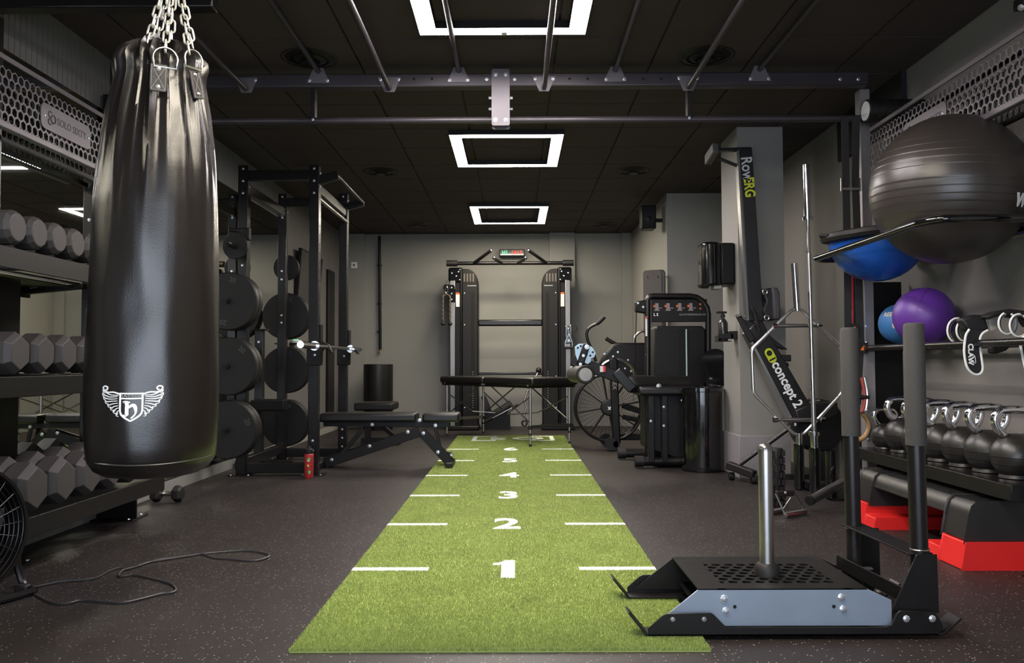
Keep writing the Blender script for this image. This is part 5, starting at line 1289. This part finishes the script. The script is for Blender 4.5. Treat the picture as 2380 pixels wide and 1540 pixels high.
# runners
for Y, s in ((NY, 1), (FYs, -1)):
    P = [(.43, z0), (1.372, z0), (1.388, z0 + .03), (1.372, .072), (1.362, .088), (1.25, .092), (1.238, .083), (1.222, z0 + .036), (1.2, z0 + .026), (.685, z0 + .026), (.645, .08), (.635, .086), (.49, .084), (.478, .078), (.43, z0 + .024)]
    m = MB(); n = len(P); y1 = Y + s * .006
    m.add([(x, Y, z) for x, z in P] + [(x, y1, z) for x, z in P], [tuple(range(n)), tuple(range(n, 2 * n))[::-1]] + [(k, k + n, (k + 1) % n + n, (k + 1) % n) for k in range(n)])
    m.build('runner_flange', BLACK, sl, bevel=.0012)
    ya, yb = min(Y, Y + s * .075), max(Y, Y + s * .075)
    ski = [(.365, .085), (.37, .088), (.428, z0 + .006), (1.385, z0 + .006), (1.445, .068), (1.45, .064), (1.39, z0), (.424, z0)]
    n = len(ski); m = MB(); m.add([(x, ya, z) for x, z in ski] + [(x, yb, z) for x, z in ski], [tuple(range(n)), tuple(range(n, 2 * n))[::-1]] + [(k, k + n, (k + 1) % n + n, (k + 1) % n) for k in range(n)])
    m.build('runner_ski', BLACK, sl, bevel=.0012)
    for x in (.51, .612, 1.268, 1.352): bolt(sl, (x, Y if s > 0 else Y, .067), (0, -s, 0), .012 if x > 1 else .008, ZINC if x > 1 else STEEL, .45 if x > 1 else .1)
    # rear bracket
    Yb = Y + s * .03
    P = [(1.232, .075), (1.318, .262), (1.322, .266), (1.388, .266), (1.39, .075)]
    m = MB(); n = len(P); m.add([(x, Yb, z) for x, z in P] + [(x, Yb + s * .005, z) for x, z in P], [tuple(range(n)), tuple(range(n, 2 * n))[::-1]] + [(k, k + n, (k + 1) % n + n, (k + 1) % n) for k in range(n)])
    m.build('rear_bracket', BLACK, sl, bevel=.0012)
    Yp = Y + s * .07; xp = 1.35 if s > 0 else 1.278
    MB().tube([(xp, Yp, .06), (xp - .006, Yp, .68)], .0285, 24).build('pole', STEELB, sl)
    zt2 = 1.03
    MB().lathe([(.0285, .62), (.0335, .62), (.0335, zt2 - .012), (.03, zt2 - .003), (.024, zt2), (.001, zt2)], 28, Matrix.Translation((xp - .004, Yp, 0))).build('foam_grip', FOAM, sl)
    MB().torus(Matrix.Translation((xp, Yp, .275)), .029, .003, 24, 6).build('weld_collar', STEEL, sl)
# cross plates
MB().bar((1.345, NY + .05, .262), (1.275, FYs - .05, .285), .085, .006).build('cross_plate', BLACK, sl, bevel=.001)
MB().bar((1.30, NY + .05, .12), (1.22, FYs - .05, .145), .006, .05).bar((1.325, NY + .05, .1), (1.245, FYs - .05, .12), .05, .006).build('cross_plate', BLACK, sl, bevel=.001)
MB().box((1.27, 3.02, .155), (.035, .02, .006)).build('badge', STEEL, sl)
MB().bb(1.1, 1.16, NY + .034, FYs - .03, .085, .09).bb(.62, .68, NY + .034, FYs - .03, .06, .065).build('cross_brace', BLACK, sl)
# deck with hexagonal holes
dk = MB(); dx0, dx1, dy0, dy1, dz = .6, 1.155, NY + .03, FYs - .025, .152
pitch = .046; cols, rows = 9, 7
hx0, hy0 = .69, NY + .11
Mh = Matrix.Translation((hx0, hy0, dz))
hexweb(dk, cols, rows, pitch, .031, .005, Mh)
wx0, wx1 = hx0 - pitch / 2 - .002, hx0 + (cols - .5) * pitch + .023; wy0, wy1 = hy0 - .027, hy0 + (rows - 1) * pitch * .866 + .027
e = .0004
dk.bb(dx0, wx0 + .026, dy0, dy1, dz, dz + .005 + e).bb(wx1 - .026, dx1, dy0, dy1, dz, dz + .005 + e).bb(wx0, wx1, dy0, wy0 + .014, dz, dz + .0052).bb(wx0, wx1, wy1 - .014, dy1, dz, dz + .0052)
dk.build('deck_plate', BLACK, sl, smooth=0)
# weight horn
hx, hy = .882, 2.93
MB().lathe([(.044, dz + .004), (.044, dz + .03), (.034, dz + .044), (.0245, dz + .046)], 32, Matrix.Translation((hx, hy, 0))).build('horn_collar', RUBBER, sl)
MB().tube([(hx, hy, dz), (hx, hy, .59)], .0245, 28).build('weight_horn', STEEL, sl)
MB().ell((hx, hy, .59), (.0265, .0265, .026), 24, 12, None, 0, 90).build('horn_cap', mat('cap_dark_metal', (.16, .155, .15), .25, .8), sl)

# ================================================================ rowing machine standing on end
RY = 6.12
rw = thing('rowing_machine', 'black rowing machine stored on end in front of the pillar', 'rowing machine', (1.95, RY, 0))
RBK = mat('rower_black', (.0065, .006, .0065), .4, 0, .1)
YEL = mat('lime_print', (.5, .55, .02), .5); GRW = mat('silver_print', (.45, .45, .47), .5)
mono = pixprism(MB(), [(1719, 346), (1748, 344), (1775, 745), (1742, 745)], RY, .07).build('monorail', RBK, rw, bevel=.004)
pixprism(MB(), [(1713, 350), (1719, 346), (1742, 745), (1736, 745)], RY - .002, .075).build('rail_track', ALU, rw, bevel=.002)
dv2 = (at(1768, 640, RY) - at(1737, 350, RY)).normalized()
a = at(1736, 392, RY - .002); MB().text('Row', .115, frame(a, (0, -1, 0), dv2), .0006, .002, .85).build('rail_lettering', GRW, mono, smooth=0)
a = at(1741, 435, RY - .002); MB().text('ERG', .105, frame(a, (0, -1, 0), dv2), .0006, .003, .78).build('rail_lettering', YEL, mono, smooth=0)
# rear foot at the top
MB().bar(at(1745, 347, RY + .035), at(1668, 349, RY + .035), .05, .025).build('rear_leg', RBK, rw, bevel=.004)
MB().bar(at(1716, 386, RY + .035), at(1670, 368, RY + .035), .03, .02).build('rear_brace', RBK, rw, bevel=.003)
MB().bar(at(1664, 343, RY - .12), at(1645, 372, RY + .16), .05, .08, up=(0, 0, 1)).build('rear_foot', mat('grey_foot', (.06, .053, .053), .5), rw, bevel=.01)
# lower section with flywheel
body = pixprism(MB(), [(1738, 770), (1752, 752), (1772, 745), (1808, 810), (1892, 955), (1846, 978)], RY - .02, .11).build('front_beam', RBK, rw, bevel=.008)
pixprism(MB(), [(1734, 775), (1738, 770), (1846, 978), (1840, 981)], RY - .024, .118).build('beam_trim', STEEL, rw, bevel=.001)
dv3 = (at(1868, 945, RY) - at(1800, 818, RY)).normalized()
a = at(1829, 893, RY - .023); MB().text('concept 2', .10, frame(a, (0, -1, 0), dv3), .0006, .0025, .92).build('beam_lettering', WHITE, body, smooth=0)
a = at(1791, 826, RY - .023); Mq = frame(a, (0, -1, 0), dv3)
MB().prism(rpoly(.115, .062, .03), .001, Mq).build('beam_badge', YEL, body, smooth=0)
MB().lathe([(.021, 0), (.021, .0025)], 20, Mq @ Matrix.Translation((-.02, 0, 0))).prism(rpoly(.012, .05, .002), .0025, Mq @ Matrix.Translation((.03, 0, 0))).build('beam_badge_cut', RBK, body, smooth=0)
fwc = at(1905, 985, RY)
Mw2 = frame(fwc + V((.04, .13, -.02)), (0, -1, 0), (1, 0, 0))
MB().lathe([(.19, -.12), (.2, -.1), (.2, .0), (.18, .03), (.09, .04), (.001, .04)], 44, Mw2).build('flywheel_housing', RBK, rw)
for k in range(5): MB().torus(Mw2 @ Matrix.Translation((0, 0, .034)), .09 + k * .022, .003, 40, 5).build('vent_ring', RUBBER, rw)
MB().torus(Mw2 @ Matrix.Translation((0, 0, .03)), .185, .012, 36, 8, 90, 180).build('flywheel_hoop', STEEL, rw)
pixprism(MB(), [(1846, 952), (1880, 938), (1948, 934), (1948, 965), (1900, 985), (1855, 985)], RY - .03, .13).build('top_housing', RBK, rw, bevel=.015)
# footplates, seat, handle parts
for dx, dy in ((0, -.06), (18, .09)):
    pixprism(MB(), [(1711 + dx, 733), (1722 + dx, 729), (1757 + dx, 788), (1744 + dx, 797)], RY - .03 + dy, .035).build('footplate', RUBBER, rw, bevel=.008)
    MB().tube([at(1711 + dx, 735, RY - .04 + dy), at(1724 + dx, 730, RY - .04 + dy)], .008, 8).build('heel_cup', STEEL, rw)
pixprism(MB(), [(1724, 742), (1750, 745), (1800, 788), (1832, 812), (1822, 812), (1765, 795)], RY + .02, .05).build('foot_frame', RBK, rw, bevel=.006)
pixprism(MB(), [(1795, 668), (1808, 667), (1813, 680), (1815, 742), (1800, 742)], RY - .1, .24).build('seat_pad', mat('seat_grey', (.035, .033, .038), .6), rw, bevel=.012)
pixprism(MB(), [(1772, 672), (1795, 668), (1800, 742), (1782, 744), (1774, 722), (1782, 700)], RY - .06, .14).build('seat_carriage', RBK, rw, bevel=.008)
for px, py in ((1778, 678), (1782, 738)): MB().torus(frame(at(px, py, RY - .07), (0, -1, 0)), .017, .005, 18, 6).build('seat_roller', STEEL, rw)
MB().tube(smooth_path([at(1765, 770, RY - .05), at(1755, 730, RY - .06), at(1748, 715, RY - .06), at(1752, 722, RY - .05)], 4), .012, 8).build('handle_cord', RUBBER, rw)
MB().box(at(1826, 832, RY + .03), (.07, .05, .05)).tube([at(1815, 852, RY + .03), at(1832, 846, RY + .03)], .018, 8).build('monitor_arm', RUBBER, rw, bevel=.008)
# front legs down to the floor
f0 = V((atz(1726, 1093).x, 6.32, .0))
MB().tube([at(1838, 992, RY + .08), at(1716, 1082, 6.3)], .016, 10).build('front_leg', STEELB, rw)
MB().bar(at(1692, 1080, 6.37), at(1754, 1103, 6.15), .06, .06).build('front_foot', RUBBER, rw, bevel=.01)
MB().bar(at(1754, 1108, 6.15), (fwc.x, RY, .06), .04, .04).bar((fwc.x, RY, .03), (fwc.x, RY + .02, fwc.z - .2), .08, .06).build('base_strut', RBK, rw, bevel=.004)
for p_ in (at(1700, 1095, 6.37), at(1752, 1112, 6.16)): MB().tube([V((p_.x - .02, p_.y, .03)), V((p_.x + .02, p_.y, .03))], .03, 14).build('caster', RUBBER, rw)

# ================================================================ bar holder, barbell and hex bar
bh = thing('bar_holder', 'black floor rack with upright tubes holding the bars', 'bar rack', (2.2, 5.8, 0))
MB().bb(2.05, 2.42, 5.4, 6.0, 0, .012).bb(2.05, 2.056, 5.4, 6.0, 0, .06).build('base', STEELB, bh, bevel=.002)
HB = V((at(1856, 1020, 5.87).x, 5.87, 0)); BB = V((at(1893, 1040, 5.66).x, 5.66, 0)); B3 = V((at(1930, 1050, 5.46).x, 5.46, 0)); B4 = V((2.33, 5.6, 0))
for q, z in ((HB, at(1857, 1032, 5.87).z), (BB, at(1893, 1040, 5.66).z), (B3, at(1930, 1047, 5.46).z), (B4, .36)):
    MB().lathe([(.036, .01), (.036, z), (.03, z), (.03, .03)], 24, Matrix.Translation((q.x, q.y, 0))).build('tube', BLACKG, bh)
bolt(bh, (2.05, 5.6, .03), (-1, 0, 0), .011)
# barbell standing upright
t0_, t1_ = at(1874, 383, 5.66), at(1893, 1040, 5.66)
t = thing('barbell', 'long chrome barbell standing upright in the floor rack', 'barbell', (t1_.x, 5.66, .02))
ax = (t0_ - t1_).normalized(); tl = (t0_ - t1_).length
base = t1_ - ax * .3
def ap(py): return t1_ + ax * (tl * (1040 - py) / 657)
MB().tube([ap(1040) - ax * .28, ap(1008)], .025, 20).build('sleeve', CHROME, t); MB().tube([ap(505), ap(383)], .0255, 20).build('sleeve', CHROME, t)
MB().tube([ap(1012), ap(1003)], .036, 20).build('collar', CHROME, t); MB().tube([ap(513), ap(504)], .036, 20).build('collar', CHROME, t)
MB().tube([ap(1003), ap(513)], .0145, 14).build('shaft', CHROME, t)
for a_, b_ in ((990, 910), (880, 835), (680, 590)): MB().tube([ap(a_), ap(b_)], .0152, 14).build('knurling', STEEL, t)
# hex bar
t = thing('hex_bar', 'chrome hexagonal trap bar standing upright in the floor rack', 'trap bar', (HB.x, 5.87, .02))
HY = 5.87
def hp(x, y): return at(x, y, HY)
ring = [hp(1852, 716), hp(1838, 722), hp(1747, 812), hp(1751, 913), hp(1845, 1008), hp(1857, 1012), hp(1869, 1008), hp(1957, 913), hp(1955, 806), hp(1866, 722)]
def rounded(P, cut=.03, n=4):
    out = []; N = len(P)
    for i in range(N):
        a, b_, c_ = P[i - 1], P[i], P[(i + 1) % N]; d1 = (a - b_); d2 = (c_ - b_); c1 = min(cut, d1.length / 2.2); c2 = min(cut, d2.length / 2.2)
        p, q = b_ + d1.normalized() * c1, b_ + d2.normalized() * c2
        for k in range(n + 1): u_ = k / n; out.append(p * (1 - u_) ** 2 + b_ * 2 * u_ * (1 - u_) + q * u_ ** 2)
    return out
MB().tube(rounded(ring), .0125, 10, closed=True).build('hex_frame', mat('satin_chrome', (.82, .82, .82), .24, 1, .03), t)
MB().tube([hp(1846, 612), hp(1853, 722)], .023, 20).build('sleeve', CHROME, t)
MB().tube([hp(1857, 1006), hp(1858, 1032) - V((0, 0, .22))], .023, 20).build('sleeve', CHROME, t)
for (a, b_) in (((1801, 757), (1905, 756)), ((1802, 975), (1912, 975))):
    MB().tube([hp(*a), hp(*b_)], .0135, 12).build('grip', STEEL, t)
    for p in (a, b_): MB().tube([hp(*p) - V((.015, 0, 0)), hp(*p) + V((.015, 0, 0))], .019, 12).build('grip_collar', CHROME, t)

# ================================================================ small things on the floor, right
p = atz(1811, 1180)
t = thing('foam_roller', 'knobbly black foam roller standing upright on the floor behind the sled', 'foam roller', (p.x, p.y + .05, 0))
MB().lathe([(.04, 0), (.043, .004), (.043, .36), (.04, .364)], 24).build('core', RUBBER, t, world=False)
kn = MB()
for i in range(8):
    for k in range(10):
        a = R(36 * k + (18 if i % 2 else 0)); kn.box((.046 * math.cos(a), .046 * math.sin(a), .025 + i * .044), (.014, .024, .034), Matrix.Rotation(0, 4, 'Z'))
kn.build('knobs', RUBBER, t, world=False, kind='stuff')
t = thing('row_handle', 'chrome double row handle lying on the floor beside the foam roller', 'handle', atz(1840, 1195)); t.location.z = 0; t['category'] = 'cable attachment'
g0, g1 = atz(1825, 1196, .02), atz(1872, 1188, .02); h0, h1 = atz(1792, 1189, .02), atz(1819, 1184, .02)
MB().tube([g0, g1], .0165, 12).build('grip', STEEL, t); MB().tube([h0, h1], .0165, 12).build('grip', STEEL, t)
pa, pb = at(1803, 1147, g0.y + .05), at(1845, 1145, g0.y + .08)
for a, b_ in ((g0, pa), (g1, pb), (h1, pb)): MB().tube([a, b_], .0055, 8).build('rod', CHROME, t)
MB().bar(pa, pb, .02, .035).build('top_plate', RUBBER, t, bevel=.006); bolt(t, (pa + pb) / 2 + V((0, -.012, .006)), (0, -1, 0), .008)
t = thing('steel_tube', 'dark steel tube leaning behind the far sled pole', 'tube', atz(1885, 1178))
e0, e1 = at(1882, 1163, 5.0), at(2000, 1098, 5.3)
MB().tube([e0, e1], .028, 20).build('pipe', mat('dark_chrome', (.22, .21, .22), .25, .9), t); MB().tube([e0 - (e1 - e0).normalized() * .006, e0 + (e1 - e0).normalized() * .01], .03, 20).build('end_cap', RUBBER, t)

# ================================================================ suspension straps on the pull-up bar
ts = thing('suspension_straps', 'black suspension training straps hanging from the pull-up bar', 'straps', (2.08, BY, .5))
WEB = mat('black_webbing', (.007, .0065, .0065), .7, 0, .25, 60, .3, 400)
def strap_run(pts, w_, Y, name, m):
    P = [at(x, y, Y) for x, y in pts]; mb = MB()
    for a, b_ in zip(P[:-1], P[1:]): mb.bar(a, b_, w_, .003, up=(0, 1, 0))
    return mb.build(name, m, ts, smooth=0)
mb = MB()
for i, (pts, Y) in enumerate((([(1963, 272), (1966, 420), (1970, 620), (1972, 850), (1976, 960)], BY - .026), ([(1990, 272), (1988, 420), (1996, 640), (2000, 800), (1992, 940)], BY - .024))):
    for a, b_ in zip(pts[:-1], pts[1:]):
        A_, B_ = at(*a, Y), at(*b_, Y); MB().bar(A_, B_, .046, .003, up=(0, 1, 0)).build('strap', WEB, ts, smooth=0)
    c = at(pts[1][0], 425, Y - .006); MB().bb(c.x - .03, c.x + .03, c.y - .004, c.y + .004, c.z - .045, c.z - .03).bb(c.x - .032, c.x - .026, c.y - .005, c.y + .005, c.z - .05, c.z + .03).bb(c.x + .026, c.x + .032, c.y - .005, c.y + .005, c.z - .05, c.z + .03).build('buckle', STEEL, ts)
    c = at(1986 + i * 22, 765 + i * 44, Y - .012); MB().box(c, (.05, .006, .07)).build('label_patch', RUBBER, ts)
    M = frame(c + V((0, -.0035, 0)), (0, -1, 0), (1, 0, 0)); MB().prism([(-.02, -.012), (.02, -.012), (.02, -.004), (0, .018), (-.02, -.004)], .001, M).build('label_print', ORG, ts, smooth=0)
    c = at(1992 + i * 6, 915, Y - .02)
    MB().tube(smooth_path([c + V((-.03, 0, .1)), c + V((-.045, 0, 0)), c + V((-.03, 0, -.1)), c + V((.03, 0, -.1)), c + V((.045, 0, 0)), c + V((.03, 0, .1))], 4), .012, 8).build('foot_loop', mat('loop_red', (.25, .04, .03), .6) if i == 0 else STEEL, ts)
    MB().tube([c + V((-.055, 0, -.02)), c + V((.055, 0, -.02))], .016, 10).build('handle_grip', RUBBER, ts)
MB().bar(at(1994, 280, 5.14), at(1990, 562, 5.14), .02, .004, up=(0, 1, 0)).build('strap', WEB, ts, smooth=0)
t = thing('resistance_band', 'long red resistance band hanging behind the sled pole', 'band', at(1980, 850, 5.16))
for a, b_, w_ in (((1990, 560), (1986, 640), .03), ((1986, 640), (1983, 720), .034), ((1983, 720), (1978, 850), .012)): MB().bar(at(*a, 5.135), at(*b_, 5.135), w_, .004, up=(0, 1, 0)).build('band', mat('red_band', lin((200, 45, 50)), .5), t, smooth=0)
c = at(1990, 990, 5.12)
t = thing('gym_ring', 'wooden gymnastic ring hanging behind the far sled pole', 'ring', c)
MB().torus(frame(c, (.2, -1, 0)), .085, .014, 36, 10).build('ring', mat('ring_wood', (.35, .21, .09), .5, 0, .2, 30), t)
MB().bar(c + V((0, .01, .09)), at(1990, 284, 5.12), .025, .003, up=(0, 1, 0)).build('strap', WEB, t, smooth=0)
